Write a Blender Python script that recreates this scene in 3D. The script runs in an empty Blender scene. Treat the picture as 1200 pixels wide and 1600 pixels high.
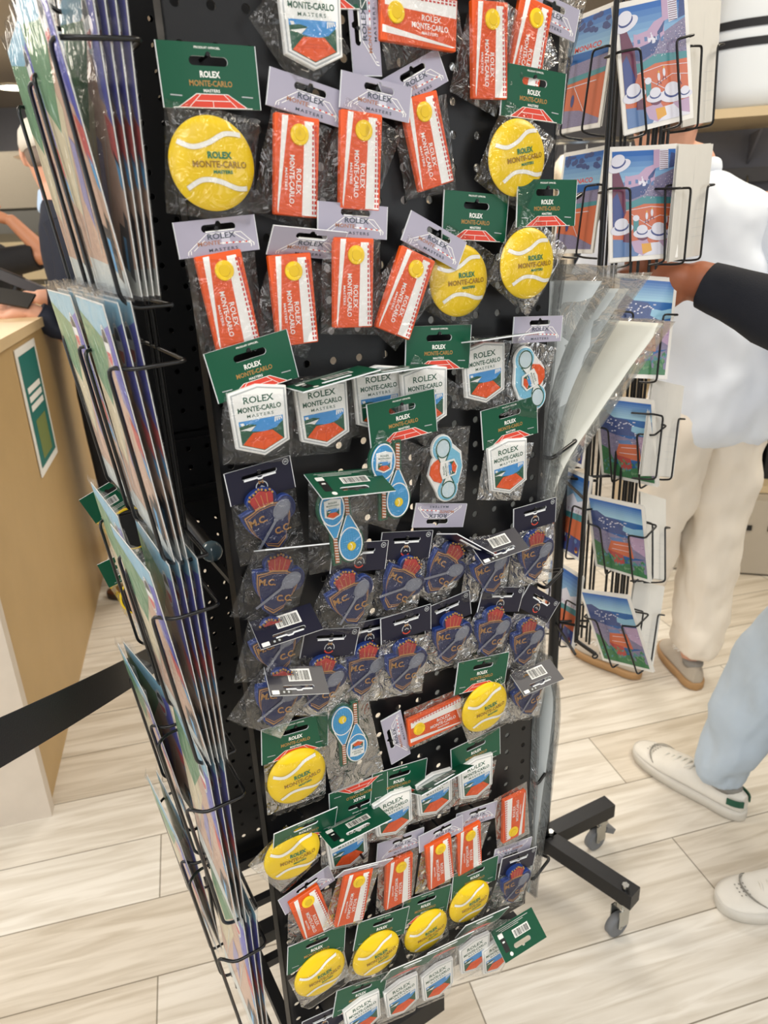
import bpy, math, random
from mathutils import Vector, Matrix, noise
from mathutils.geometry import tessellate_polygon
random.seed(7)
SC = bpy.context.scene
COL = SC.collection
# ------------------------------------------------------------------ camera
F_PX = 1128.0
PITCH = math.radians(21.06)
ROLL = math.radians(-2.5)
CAM_H = 1.30
CAMP = Vector((0, 0, CAM_H))
fw = Vector((0, math.cos(PITCH), -math.sin(PITCH)))
upv = Vector((0, math.sin(PITCH), math.cos(PITCH)))
rt = Vector((1, 0, 0))
cr, sr = math.cos(ROLL), math.sin(ROLL)
# image x axis = direction whose projection grows x only
def cam_ray(px, py):
    x = (px - 600) / F_PX
    y = (py - 800) / F_PX
    return rt * (cr * x + sr * y) - upv * (-sr * x + cr * y) + fw
X_ax = (cam_ray(600 + F_PX, 800) - cam_ray(600, 800)).normalized()
Y_ax = -(cam_ray(600, 800 + F_PX) - cam_ray(600, 800)).normalized()
cd = bpy.data.cameras.new('camera')
cam = bpy.data.objects.new('camera', cd)
COL.objects.link(cam)
cam.matrix_world = Matrix((( X_ax.x, Y_ax.x, -fw.x, 0), (X_ax.y, Y_ax.y, -fw.y, 0), (X_ax.z, Y_ax.z, -fw.z, CAM_H), (0, 0, 0, 1)))
cd.sensor_fit = 'VERTICAL'
cd.sensor_height = 36
cd.sensor_width = 27
cd.lens = F_PX / 1600 * 36
cd.clip_start = .02
cd.clip_end = 60
cd.dof.use_dof = True
cd.dof.focus_distance = .76
cd.dof.aperture_fstop = 9.5
SC.camera = cam
# ------------------------------------------------------------------ world, light, exposure
wd = bpy.data.worlds.new('world')
SC.world = wd
wd.use_nodes = True
wd.node_tree.nodes['Background'].inputs[0].default_value = (.85, .9, 1, 1)
wd.node_tree.nodes['Background'].inputs[1].default_value = .5
SC.view_settings.view_transform = 'Standard'
SC.view_settings.look = 'None'
SC.view_settings.gamma = 1
SC.view_settings.exposure = -0.26
SC.view_settings.use_curve_mapping = False
SC.cycles.transparent_max_bounces = 40
SC.cycles.max_bounces = 7
SC.cycles.sample_clamp_indirect = 6

def area(name, loc, size, power, col=(1, 1, 1), rot=(0, 0, 0), sy=None):
    l = bpy.data.lights.new(name, 'AREA')
    l.energy = power
    l.color = col
    l.size = size
    if sy:
        l.shape = 'RECTANGLE'
        l.size_y = sy
    o = bpy.data.objects.new(name, l)
    COL.objects.link(o)
    o.location = loc
    o.rotation_euler = rot
    return o

def aim(o, target):
    d = Vector(target) - o.location
    o.rotation_euler = d.to_track_quat('-Z', 'Y').to_euler()
CEIL = 2.75
area('ceiling_panel_light', (0.2, -1.2, 2.68), 1.6, 62, (1, 1, 1))
area('ceiling_panel_light', (1.6, 1.2, 2.68), .8, 44, (1, .92, .76))
area('ceiling_panel_light', (-2.2, 1.6, 2.68), 1.2, 55, (1, .93, .82))
area('ceiling_panel_light', (0.3, 4.2, 2.68), 1.6, 80, (1, .95, .88))
area('ceiling_panel_light', (-3.2, 5.6, 2.68), 1.6, 90, (1, .90, .78))
k = area('side_fill_light', (-2.6, -2.6, 1.7), 2.4, 60, (.90, .95, 1))  # cool fill from behind the camera; no shopfront window is built
aim(k, (0, 1, .9))
k = area('side_fill_light', (-2.9, .3, 1.5), 1.8, 34, (.92, .96, 1))  # added fill to brighten the prints in the wire rack; no window here
aim(k, (-.2, .6, 1.0))
k = area('side_fill_light', (2.8, -1.2, 1.5), 1.6, 24, (.93, .97, 1))  # weaker fill from the opposite side; no shopfront window is built
aim(k, (.6, 1.2, .8))

# ------------------------------------------------------------------ frames
PS = math.radians(61.28)
U = Vector((math.sin(PS), math.cos(PS), 0))
N = Vector((-math.cos(PS), math.sin(PS), 0))
Z = Vector((0, 0, 1))
O = Vector((6.398 * .025, 29.239 * .025, 0))
ZTOP = CAM_H + 3.023 * .025      # height of hole row zero
def W(a, n, z):
    return O + U * a + N * n + Z * z
def plane(px, py, off=0.0):
    d = cam_ray(px, py)
    P0 = O + N * off
    t = ((P0 - CAMP).dot(N)) / d.dot(N)
    P = CAMP + d * t
    return (P - O).dot(U), P.z
def onfloor(px, py, z=0.0):
    d = cam_ray(px, py)
    return CAMP + d * ((z - CAM_H) / d.z)
def atY(px, py, Y):
    d = cam_ray(px, py)
    return CAMP + d * (Y / d.y)
STAND_ROT = Matrix(((U.x, N.x, 0), (U.y, N.y, 0), (0, 0, 1))).to_4x4()
BM = Matrix(((U.x, 0, -N.x, 0), (U.y, 0, -N.y, 0), (0, 1, 0, 0), (0, 0, 0, 1)))   # local x along board, y up, z to viewer

# ------------------------------------------------------------------ materials
def lin(c):
    if isinstance(c, str):
        c = [int(c[i:i + 2], 16) / 255 for i in (0, 2, 4)]
    return tuple(((x / 12.92) if x <= .04045 else ((x + .055) / 1.055) ** 2.4) for x in c) + (1,)
MATS = {}
def mat(name, col, rough=.5, metal=0, spec=.5, var=.04, vscale=60, bump=0, bscale=200, coat=0):
    if name in MATS:
        return MATS[name]
    m = bpy.data.materials.new(name)
    m.use_nodes = True
    nt = m.node_tree
    b = nt.nodes['Principled BSDF']
    b.inputs['Roughness'].default_value = rough
    b.inputs['Metallic'].default_value = metal
    b.inputs['Specular IOR Level'].default_value = spec
    b.inputs['Coat Weight'].default_value = coat
    b.inputs['Coat Roughness'].default_value = .08
    c = lin(col)
    tc = nt.nodes.new('ShaderNodeTexCoord')
    nz = nt.nodes.new('ShaderNodeTexNoise')
    nz.inputs['Scale'].default_value = vscale
    nz.inputs['Detail'].default_value = 3
    nt.links.new(tc.outputs['Object'], nz.inputs['Vector'])
    mx = nt.nodes.new('ShaderNodeMix')
    mx.data_type = 'RGBA'
    mx.inputs[6].default_value = tuple(x * (1 - var) for x in c[:3]) + (1,)
    mx.inputs[7].default_value = tuple(min(1, x * (1 + var)) for x in c[:3]) + (1,)
    nt.links.new(nz.outputs['Fac'], mx.inputs[0])
    nt.links.new(mx.outputs[2], b.inputs['Base Color'])
    if bump:
        n2 = nt.nodes.new('ShaderNodeTexNoise')
        n2.inputs['Scale'].default_value = bscale
        n2.inputs['Detail'].default_value = 4
        nt.links.new(tc.outputs['Object'], n2.inputs['Vector'])
        bp = nt.nodes.new('ShaderNodeBump')
        bp.inputs['Strength'].default_value = bump
        bp.inputs['Distance'].default_value = .002
        nt.links.new(n2.outputs['Fac'], bp.inputs['Height'])
        nt.links.new(bp.outputs[0], b.inputs['Normal'])
    MATS[name] = m
    return m
def emis(name, col, s):
    m = bpy.data.materials.new(name)
    m.use_nodes = True
    nt = m.node_tree
    b = nt.nodes['Principled BSDF']
    b.inputs['Base Color'].default_value = lin(col)
    b.inputs['Emission Color'].default_value = lin(col)
    b.inputs['Emission Strength'].default_value = s
    return m
def film(name, tint=(1, 1, 1), milk=.03, refl=.10, scale=30, strength=.9, edge=.55, rough=.06):
    """thin clear plastic: see-through with crinkled reflections"""
    m = bpy.data.materials.new(name)
    m.use_nodes = True
    nt = m.node_tree
    nt.nodes.clear()
    out = nt.nodes.new('ShaderNodeOutputMaterial')
    tr = nt.nodes.new('ShaderNodeBsdfTransparent')
    tr.inputs[0].default_value = tuple(tint) + (1,)
    gl = nt.nodes.new('ShaderNodeBsdfGlossy')
    gl.inputs['Roughness'].default_value = rough
    df = nt.nodes.new('ShaderNodeBsdfDiffuse')
    df.inputs[0].default_value = (.75, .78, .80, 1)
    tc = nt.nodes.new('ShaderNodeTexCoord')
    vo = nt.nodes.new('ShaderNodeTexNoise')
    vo.inputs['Scale'].default_value = scale
    vo.inputs['Detail'].default_value = 3
    vo.inputs['Distortion'].default_value = 1.6
    nt.links.new(tc.outputs['Object'], vo.inputs['Vector'])
    bp = nt.nodes.new('ShaderNodeBump')
    bp.inputs['Strength'].default_value = strength
    bp.inputs['Distance'].default_value = .01
    nt.links.new(vo.outputs['Fac'], bp.inputs['Height'])
    nt.links.new(bp.outputs[0], gl.inputs['Normal'])
    lw = nt.nodes.new('ShaderNodeLayerWeight')
    lw.inputs['Blend'].default_value = .35
    mr = nt.nodes.new('ShaderNodeMapRange')
    mr.inputs['To Min'].default_value = refl
    mr.inputs['To Max'].default_value = edge
    nt.links.new(lw.outputs['Fresnel'], mr.inputs['Value'])
    m1 = nt.nodes.new('ShaderNodeMixShader')
    nt.links.new(mr.outputs[0], m1.inputs[0])
    nt.links.new(tr.outputs[0], m1.inputs[1])
    nt.links.new(gl.outputs[0], m1.inputs[2])
    m2 = nt.nodes.new('ShaderNodeMixShader')
    m2.inputs[0].default_value = milk
    nt.links.new(m1.outputs[0], m2.inputs[1])
    nt.links.new(df.outputs[0], m2.inputs[2])
    nt.links.new(m2.outputs[0], out.inputs[0])
    return m
BLACK = mat('black_powder_coat', '0f1013', .40, 0, .4, bump=.06, bscale=900)
WIRE = mat('black_coated_wire', '0c0d10', .28, 0, .5)
CHROME = mat('zinc_metal', 'b9b9b4', .25, 1)
RUBBER = mat('grey_caster_rubber', '6e7073', .6)
GREEN = mat('card_green', '0d5038', .40, 0, .3, coat=.08)
CGREY = mat('card_lilac_grey', 'a5a2b4', .40, 0, .3, coat=.08)
CNAVY = mat('card_navy', '15162b', .40, 0, .3, coat=.08)
CEDGE = mat('card_white_edge', 'e4e8ec', .6)
WHITE = mat('print_white', 'f2f2ee', .45)
GOLD = mat('print_gold', 'a97f3f', .45)
RED = mat('print_court_red', 'd5412c', .45)
DKTXT = mat('print_dark_grey', '3c4552', .45)
LLILAC = mat('print_light_lilac', 'c9c8d6', .45)
INK = mat('print_black', '101114', .45)
YEL = mat('pvc_yellow', 'f2cf08', .38, 0, .5, var=.03)
YEL2 = mat('pvc_yellow_dark', 'd8b407', .4)  # darker yellow for the seam edging and the court ball's centre
PWHITE = mat('pvc_white', 'f0f1ef', .38)
PGREEN = mat('pvc_text_green', '1c7a52', .4)
PGOLD = mat('pvc_text_gold', 'a07a14', .4)
ORANGE = mat('pvc_orange', 'e4560f', .38, 0, .5, var=.03)
ORANGE2 = mat('pvc_orange_hatch', 'cc4812', .45)
NETRED = mat('pvc_net_red', 'c7352f', .4)
BDKGREEN = mat('pvc_dark_green', '14553e', .4)
BBLUE = mat('pvc_sea_blue', '3f93d6', .4)
SKYB = mat('pvc_racket_blue', '3d9fd8', .38)
SKYB2 = mat('pvc_string_blue', '2b7fb8', .42)
LBLUE = mat('pvc_light_blue', '7cc2e0', .38)
PGREYRIM = mat('pvc_rim_grey', 'b4b9bc', .4)
NAVYP = mat('pvc_navy', '17224e', .45, var=.08)
NAVYD = mat('pvc_navy_side', '1d3a80', .4)
BRONZE = mat('pvc_bronze', 'ad8049', .45)
CROWN = mat('pvc_crown_red', '98302f', .45)
RGREY = mat('pvc_racket_grey', '7b7f8c', .45)
RGREY2 = mat('pvc_racket_grey_dark', '6e7280', .45)
WOODH = mat('pvc_handle_brown', 'b06a43', .45)
MAGBACK = mat('magnet_back_black', '17181a', .6)
BAG = film('bag_film', milk=.003, refl=.022, scale=42, strength=.85, edge=.45, rough=.05)
SLEEVE = film('sleeve_film', (.985, .99, 1), milk=.03, refl=.06, scale=26, strength=.7, edge=.32, rough=.04)
WRAP = film('wrap_film', (.99, .99, .985), milk=.05, refl=.05, scale=20, strength=.9, edge=.5, rough=.07)

# ------------------------------------------------------------------ mesh building
FONT = {}
def text_mesh(s, bold=.02, space=1.0):
    key = (s, bold, space)
    if key in FONT:
        return FONT[key]
    cu = bpy.data.curves.new('t', 'FONT')
    cu.body = s
    cu.size = 1
    cu.offset = bold
    cu.align_x = 'CENTER'
    cu.align_y = 'CENTER'
    cu.resolution_u = 2
    cu.space_character = space
    o = bpy.data.objects.new('t', cu)
    COL.objects.link(o)
    dg = bpy.context.evaluated_depsgraph_get()
    me = o.evaluated_get(dg).to_mesh()
    vs = [(v.co.x, v.co.y) for v in me.vertices]
    fs = [tuple(p.vertices) for p in me.polygons]
    o.evaluated_get(dg).to_mesh_clear()
    bpy.data.objects.remove(o)
    bpy.data.curves.remove(cu)
    x0 = min(v[0] for v in vs); x1 = max(v[0] for v in vs)
    y0 = min(v[1] for v in vs); y1 = max(v[1] for v in vs)
    w = x1 - x0
    h = y1 - y0
    vs = [((x - (x0 + x1) / 2) / w, (y - (y0 + y1) / 2) / h) for x, y in vs]
    FONT[key] = (vs, fs, w / h)
    return FONT[key]

class MB:
    def __init__(self, s=1.0):
        self.v = []; self.f = []; self.mi = []; self.mats = []; self.sm = []; self.s = s
    def _m(self, m):
        if m not in self.mats:
            self.mats.append(m)
        return self.mats.index(m)
    def add(self, vs, fs, m, smooth=False):
        b = len(self.v)
        self.v += [tuple(x) for x in vs]
        i = self._m(m)
        for f in fs:
            self.f.append(tuple(b + j for j in f))
            self.mi.append(i)
            self.sm.append(smooth)
        return self
    def flat(self, pts, z, m, hf=None):
        loops = pts if isinstance(pts[0][0], (tuple, list)) else [pts]
        if len(loops[0]) < 3:
            return self
        tl = [[Vector((p[0], p[1], 0)) for p in l] for l in loops]
        allp = [p for l in loops for p in l]
        tris = tessellate_polygon(tl)
        out = []
        for t in tris:
            a, b, c = [allp[i] for i in t]
            ar = (b[0] - a[0]) * (c[1] - a[1]) - (b[1] - a[1]) * (c[0] - a[0])
            out.append(tuple(t) if ar > 0 else (t[0], t[2], t[1]))
        return self.add([(p[0], p[1], z + (hf(p[0], p[1]) if hf else 0)) for p in allp], out, m)
    def prism(self, pts, z0, z1, m, side=None, bevel=0):
        """extruded outline; pts may hold an outline and holes"""
        loops = pts if isinstance(pts[0][0], (tuple, list)) else [pts]
        self.flat(loops, z1, m)
        b = len(self.f)
        self.flat(loops, z0, side or m)
        for k_ in range(b, len(self.f)):
            self.f[k_] = self.f[k_][::-1]
        for li, l in enumerate(loops):
            n = len(l)
            ar = sum(l[i][0] * l[(i + 1) % n][1] - l[(i + 1) % n][0] * l[i][1] for i in range(n))
            vs = [(p[0], p[1], z0) for p in l] + [(p[0], p[1], z1) for p in l]
            fs = []
            ccw = (ar > 0) if li == 0 else (ar < 0)
            for i in range(n):
                j = (i + 1) % n
                fs.append((i, j, n + j, n + i) if ccw else (j, i, n + i, n + j))
            self.add(vs, fs, side or m)
        return self
    def slab(self, pts, z0, z1, m, side=None, b=.8):
        """extruded outline with a bevelled top edge"""
        cx = sum(p[0] for p in pts) / len(pts); cy = sum(p[1] for p in pts) / len(pts)
        ins = inset(pts, b)
        n = len(pts)
        ar = sum(pts[i][0] * pts[(i + 1) % n][1] - pts[(i + 1) % n][0] * pts[i][1] for i in range(n))
        if ar < 0:
            pts = pts[::-1]; ins = ins[::-1]
        vs = [(p[0], p[1], z0) for p in pts] + [(p[0], p[1], z1 - b) for p in pts] + [(p[0], p[1], z1) for p in ins]
        fs = []
        for i in range(n):
            j = (i + 1) % n
            fs += [(i, j, n + j, n + i), (n + i, n + j, 2 * n + j, 2 * n + i)]
        self.add(vs, fs, side or m)
        self.flat(ins, z1, m)
        return self
    def text(self, s, x, y, w, z, m, rot=0, bold=.02, space=1.0, h=None, hf=None):
        vs, fs, asp = text_mesh(s, bold, space)
        h = h or w / asp
        c, sn = math.cos(math.radians(rot)), math.sin(math.radians(rot))
        out = []
        for u, v in vs:
            X, Y = u * w, v * h
            px_, py_ = x + X * c - Y * sn, y + X * sn + Y * c
            out.append((px_, py_, z + (hf(px_, py_) if hf else 0)))
        return self.add(out, fs, m)
    def strip(self, pts, w, z, m, hf=None, w1=None):
        """flat ribbon following a polyline"""
        n = len(pts); vs = []
        for i, p in enumerate(pts):
            a = pts[max(0, i - 1)]; b = pts[min(n - 1, i + 1)]
            dx, dy = b[0] - a[0], b[1] - a[1]
            L = math.hypot(dx, dy) or 1
            ww = (w if w1 is None else w + (w1 - w) * i / (n - 1)) / 2
            for s_ in (-1, 1):
                X, Y = p[0] - dy / L * ww * s_ * -1 * -1, p[1] + dx / L * ww * s_
                vs.append((X, Y, z + (hf(X, Y) if hf else 0)))
        fs = [(2 * i, 2 * i + 2, 2 * i + 3, 2 * i + 1) for i in range(n - 1)]
        return self.add(vs, fs, m)
    def box(self, c, s, m, R=None):
        vs = [Vector((x * s[0] / 2, y * s[1] / 2, z * s[2] / 2)) for z in (-1, 1) for y in (-1, 1) for x in (-1, 1)]
        if R:
            vs = [R @ v for v in vs]
        vs = [v + Vector(c) for v in vs]
        return self.add(vs, [(0, 2, 3, 1), (4, 5, 7, 6), (0, 1, 5, 4), (2, 6, 7, 3), (0, 4, 6, 2), (1, 3, 7, 5)], m)
    def tube(self, path, r, m, seg=8, closed=False, r2=None, cap=True):
        path = [Vector(p) for p in path]
        n = len(path)
        rs = r if isinstance(r, (list, tuple)) else [r] * n
        prev = None
        vs = []
        for i, p in enumerate(path):
            if closed:
                t = path[(i + 1) % n] - path[i - 1]
            else:
                t = path[min(n - 1, i + 1)] - path[max(0, i - 1)]
            t.normalize()
            if prev is None:
                a = Vector((0, 0, 1)) if abs(t.z) < .9 else Vector((1, 0, 0))
                x = t.cross(a).normalized()
            else:
                x = (prev - t * prev.dot(t)).normalized()
            prev = x
            y = t.cross(x)
            for k_ in range(seg):
                an = 2 * math.pi * k_ / seg
                rr = rs[i]
                ra, rb = rr if isinstance(rr, tuple) else (rr, rr)
                vs.append(p + x * math.cos(an) * ra + y * math.sin(an) * rb)
        fs = []
        for i in range(n if closed else n - 1):
            j = (i + 1) % n
            for k_ in range(seg):
                l = (k_ + 1) % seg
                fs.append((i * seg + k_, i * seg + l, j * seg + l, j * seg + k_))
        self.add(vs, fs, m, True)
        if cap and not closed:
            self.add(vs[:seg], [tuple(range(seg))[::-1]], m)
            self.add(vs[-seg:], [tuple(range(seg))], m)
        return self
    def rings(self, rings, m, cap=True, smooth=True):
        """loft through equal-length rings of points"""
        n = len(rings[0]); vs = [p for r_ in rings for p in r_]
        fs = []
        for i in range(len(rings) - 1):
            for k_ in range(n):
                l = (k_ + 1) % n
                fs.append((i * n + k_, i * n + l, (i + 1) * n + l, (i + 1) * n + k_))
        if cap:
            fs.append(tuple(range(n))[::-1])
            fs.append(tuple((len(rings) - 1) * n + k_ for k_ in range(n)))
        return self.add(vs, fs, m, smooth)
    def mesh(self, name):
        me = bpy.data.meshes.new(name)
        s = self.s
        me.from_pydata([(a * s, b * s, c * s) for a, b, c in self.v], [], self.f)
        for m in self.mats:
            me.materials.append(m)
        me.polygons.foreach_set('material_index', self.mi)
        me.polygons.foreach_set('use_smooth', self.sm)
        me.update()
        return me
    def build(self, name, parent=None, mw=None):
        return link(self.mesh(name), name, parent, mw)

def link(me, name, parent=None, mw=None):
    o = bpy.data.objects.new(name, me)
    COL.objects.link(o)
    if parent:
        o.parent = parent
    if mw is not None:
        o.matrix_local = mw
    return o
def inset(pts, d):
    n = len(pts)
    ar = sum(pts[i][0] * pts[(i + 1) % n][1] - pts[(i + 1) % n][0] * pts[i][1] for i in range(n))
    sg = 1 if ar > 0 else -1
    out = []
    for i in range(n):
        p0, p1, p2 = pts[i - 1], pts[i], pts[(i + 1) % n]
        a = Vector((p1[0] - p0[0], p1[1] - p0[1])).normalized()
        b = Vector((p2[0] - p1[0], p2[1] - p1[1])).normalized()
        na = Vector((-a.y, a.x)) * sg; nb = Vector((-b.y, b.x)) * sg
        m_ = (na + nb)
        if m_.length < 1e-6:
            m_ = na
        m_.normalize()
        k_ = d / max(.4, m_.dot(na))
        out.append((p1[0] + m_.x * k_, p1[1] + m_.y * k_))
    return out
def tag(o, label, cat, group=None):
    o['label'] = label
    o['category'] = cat
    if group:
        o['group'] = group
    return o
def struct(o):
    o['kind'] = 'structure'
    return o
def empty(name, mw):
    o = bpy.data.objects.new(name, None)
    o.empty_display_size = .02
    COL.objects.link(o)
    o.matrix_world = mw
    return o
def ell(cx, cy, rx, ry, n=28, rot=0):
    c, s = math.cos(math.radians(rot)), math.sin(math.radians(rot))
    out = []
    for i in range(n):
        a = 2 * math.pi * i / n
        X, Y = rx * math.cos(a), ry * math.sin(a)
        out.append((cx + X * c - Y * s, cy + X * s + Y * c))
    return out
def rrect(x0, y0, x1, y1, r=1, n=4):
    out = []
    for cx, cy, a0 in ((x1 - r, y0 + r, -90), (x1 - r, y1 - r, 0), (x0 + r, y1 - r, 90), (x0 + r, y0 + r, 180)):
        for i in range(n + 1):
            a = math.radians(a0 + 90 * i / n)
            out.append((cx + r * math.cos(a), cy + r * math.sin(a)))
    return out
def rot2(pts, deg, ox=0, oy=0):
    c, s = math.cos(math.radians(deg)), math.sin(math.radians(deg))
    return [(ox + x * c - y * s, oy + x * s + y * c) for x, y in pts]
def T(x, y, z):
    return Matrix.Translation((x, y, z))
def R(deg, ax):
    return Matrix.Rotation(math.radians(deg), 4, ax)

# ================================================================== SETTING
def floor_material():
    m = bpy.data.materials.new('pale_oak_tiles')
    m.use_nodes = True
    nt = m.node_tree
    L = nt.links
    b = nt.nodes['Principled BSDF']
    tc = nt.nodes.new('ShaderNodeTexCoord')
    mp = nt.nodes.new('ShaderNodeMapping')
    mp.inputs['Rotation'].default_value = (0, 0, math.radians(-14.3))
    mp.inputs['Location'].default_value = (.214, .034, 0)
    L.new(tc.outputs['Object'], mp.inputs[0])
    br = nt.nodes.new('ShaderNodeTexBrick')
    br.inputs['Scale'].default_value = 1
    br.inputs['Brick Width'].default_value = 1.122
    br.inputs['Row Height'].default_value = .182
    br.inputs['Mortar Size'].default_value = .0016
    br.inputs['Mortar Smooth'].default_value = .3
    br.offset = .5
    br.inputs['Color1'].default_value = lin('e9e4da')
    br.inputs['Color2'].default_value = lin('d6ccbc')
    br.inputs['Mortar'].default_value = lin('8f8778')
    L.new(mp.outputs[0], br.inputs[0])
    mp2 = nt.nodes.new('ShaderNodeMapping')
    mp2.inputs['Scale'].default_value = (1.6, 17, 1)
    L.new(mp.outputs[0], mp2.inputs[0])
    nz = nt.nodes.new('ShaderNodeTexNoise')
    nz.inputs['Scale'].default_value = 2.4
    nz.inputs['Detail'].default_value = 7
    nz.inputs['Distortion'].default_value = .9
    L.new(mp2.outputs[0], nz.inputs[0])
    cr_ = nt.nodes.new('ShaderNodeValToRGB')
    cr_.color_ramp.elements[0].position = .32
    cr_.color_ramp.elements[0].color = lin('b9ad99')
    cr_.color_ramp.elements[1].position = .62
    cr_.color_ramp.elements[1].color = (1, 1, 1, 1)
    L.new(nz.outputs['Fac'], cr_.inputs[0])
    mx = nt.nodes.new('ShaderNodeMix')
    mx.data_type = 'RGBA'
    mx.blend_type = 'MULTIPLY'
    mx.inputs[0].default_value = .48
    L.new(br.outputs['Color'], mx.inputs[6])
    L.new(cr_.outputs[0], mx.inputs[7])
    L.new(mx.outputs[2], b.inputs['Base Color'])
    b.inputs['Roughness'].default_value = .42
    b.inputs['Specular IOR Level'].default_value = .35
    return m
FLOORM = floor_material()
mb = MB()
mb.add([(-6, -3.5, 0), (3.6, -3.5, 0), (3.6, 9, 0), (-6, 9, 0)], [(0, 1, 2, 3)], FLOORM)
struct(mb.build('floor'))
CEILM = mat('ceiling_plaster', 'cbbfae', .9)
mb = MB()
mb.add([(-6, -3.5, CEIL), (3.6, -3.5, CEIL), (3.6, 9, CEIL), (-6, 9, CEIL)], [(3, 2, 1, 0)], CEILM)
struct(mb.build('ceiling'))
WALLM = mat('wall_warm_grey', '8f8a80', .85)
WALLL = mat('wall_blue_grey', 'a9abb4', .85)
def wall(name, p0, p1, m):
    b_ = MB()
    b_.add([(p0[0], p0[1], 0), (p1[0], p1[1], 0), (p1[0], p1[1], CEIL), (p0[0], p0[1], CEIL)], [(0, 1, 2, 3)], m)
    struct(b_.build(name))
wall('wall_back', (-6, 9), (3.6, 9), WALLL)
wall('wall_right', (3.6, 9), (3.6, -3.5), mat('wall_grey', '77777b', .8))
wall('wall_left', (-6, -3.5), (-6, 9), WALLM)
wall('wall_front', (3.6, -3.5), (-6, -3.5), mat('wall_white', 'd9d9d6', .8))

# ---- recessed ceiling lamps
LAMP = emis('lamp_glow', 'fff2d8', 14)
lampP = onfloor(20, 137, CEIL - .012)
first = None
for i, (x, y) in enumerate([(lampP.x, lampP.y), (-2.2, 3.4), (0.6, 6.2), (1.7, 2.6)]):
    t = empty('ceiling_lamp', T(x, y, CEIL - .004))
    tag(t, ['round recessed ceiling lamp glowing above the far end of the counter', 'round recessed ceiling lamp over the till counter',
            'round recessed ceiling lamp at the back of the shop', 'round recessed ceiling lamp above the postcard spinner'][i], 'lamp', 'recessed ceiling lamps')
    if first is None:
        b_ = MB(); b_.prism([ell(0, 0, .16, .16, 32), ell(0, 0, .13, .13, 32)[::-1]], -.012, 0, WHITE); first = (b_.mesh('trim_ring'),)
        b_ = MB(); b_.prism(ell(0, 0, .128, .128, 32), -.006, -.001, LAMP); first += (b_.mesh('diffuser'),)
    link(first[0], 'trim_ring', t)
    link(first[1], 'diffuser', t)

# ---- till counter on the left
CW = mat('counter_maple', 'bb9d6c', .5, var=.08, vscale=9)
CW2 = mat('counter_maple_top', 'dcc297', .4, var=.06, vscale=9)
CW3 = mat('counter_pale_plank', 'd6cbbd', .55, var=.1, vscale=14)
c0 = Vector((-.857, 1.40, 0)); cdv = Vector((-1.343 + .857, 3.361 - 1.4, 0)).normalized()
cleft = Vector((-cdv.y, cdv.x, 0))
c0 = Vector((-.857, 1.40, 0))
CH = 1.085
t = empty('shop_counter', T(*c0))
tag(t, 'pale maple shop counter with a green notice on its side', 'counter')
def cpt(u_, v_, z):
    p = cdv * u_ + cleft * v_
    return (p.x, p.y, z)
def cbox(u0, u1, v0, v1, z0, z1, m, name, parent):
    b_ = MB()
    vs = [cpt(u0, v0, z0), cpt(u1, v0, z0), cpt(u1, v1, z0), cpt(u0, v1, z0), cpt(u0, v0, z1), cpt(u1, v0, z1), cpt(u1, v1, z1), cpt(u0, v1, z1)]
    b_.add(vs, [(3, 2, 1, 0), (4, 5, 6, 7), (0, 1, 5, 4), (1, 2, 6, 5), (2, 3, 7, 6), (3, 0, 4, 7)], m)
    return b_.build(name, parent)
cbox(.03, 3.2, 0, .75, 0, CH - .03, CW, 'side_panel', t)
cbox(-.004, .03, -.01, .80, 0, CH - .03, CW3, 'end_panel', t)
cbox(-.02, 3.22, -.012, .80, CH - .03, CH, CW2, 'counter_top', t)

# green notice stuck on the counter side
SG = mat('notice_teal', '14706a', .5)
def cside(px, py, lift=.004):
    """pixel to the counter's side plane"""
    n_ = -cleft
    P0 = c0 + n_ * lift
    d = cam_ray(px, py)
    return CAMP + d * ((P0 - CAMP).dot(n_) / d.dot(n_))
n_ = -cleft
q = [cside(22, 548), cside(46, 534), cside(90, 706), cside(66, 746)]
bl = cside(66, 746); ul = (cside(22, 548) + Vector((0, 0, 0)))
cy_ = cdv
u0 = min((p - c0).dot(cdv) for p in q); u1 = max((p - c0).dot(cdv) for p in q)
z0 = min(p.z for p in q); z1 = max(p.z for p in q)
mwn = Matrix(((cdv.x, 0, n_.x, 0), (cdv.y, 0, n_.y, 0), (0, 1, 0, 0), (0, 0, 0, 1)))
ww, hh = (u1 - u0), (z1 - z0)
cc = c0 + cdv * (u0 + u1) / 2 + n_ * .002
b_ = MB()
b_.prism([(-ww / 2, -hh / 2), (ww / 2, -hh / 2), (ww / 2, hh / 2), (-ww / 2, hh / 2)], 0, .003, WHITE)
e_ = .022
b_.flat([(-ww / 2 + e_, -hh / 2 + e_), (ww / 2 - e_, -hh / 2 + e_), (ww / 2 - e_, hh / 2 - e_), (-ww / 2 + e_, hh / 2 - e_)], .0035, SG)
for k_ in range(3):
    y = hh * (.14 - .07 * k_)
    b_.flat([(-ww * .32, y), (ww * .32, y), (ww * .32, y + .018), (-ww * .32, y + .018)], .004, WHITE)
for k_ in range(2):
    y = -hh * (.16 + .16 * k_)
    b_.flat([(-ww * .25, y - .03), (ww * .25, y - .03), (ww * .25, y + .03), (-ww * .25, y + .03)], .004, mat('notice_olive', '77854a', .5))
tag(b_.build('notice', None, Matrix.Translation((cc.x, cc.y, (z0 + z1) / 2)) @ mwn), 'teal notice with a white border on the side of the counter', 'notice')

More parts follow.
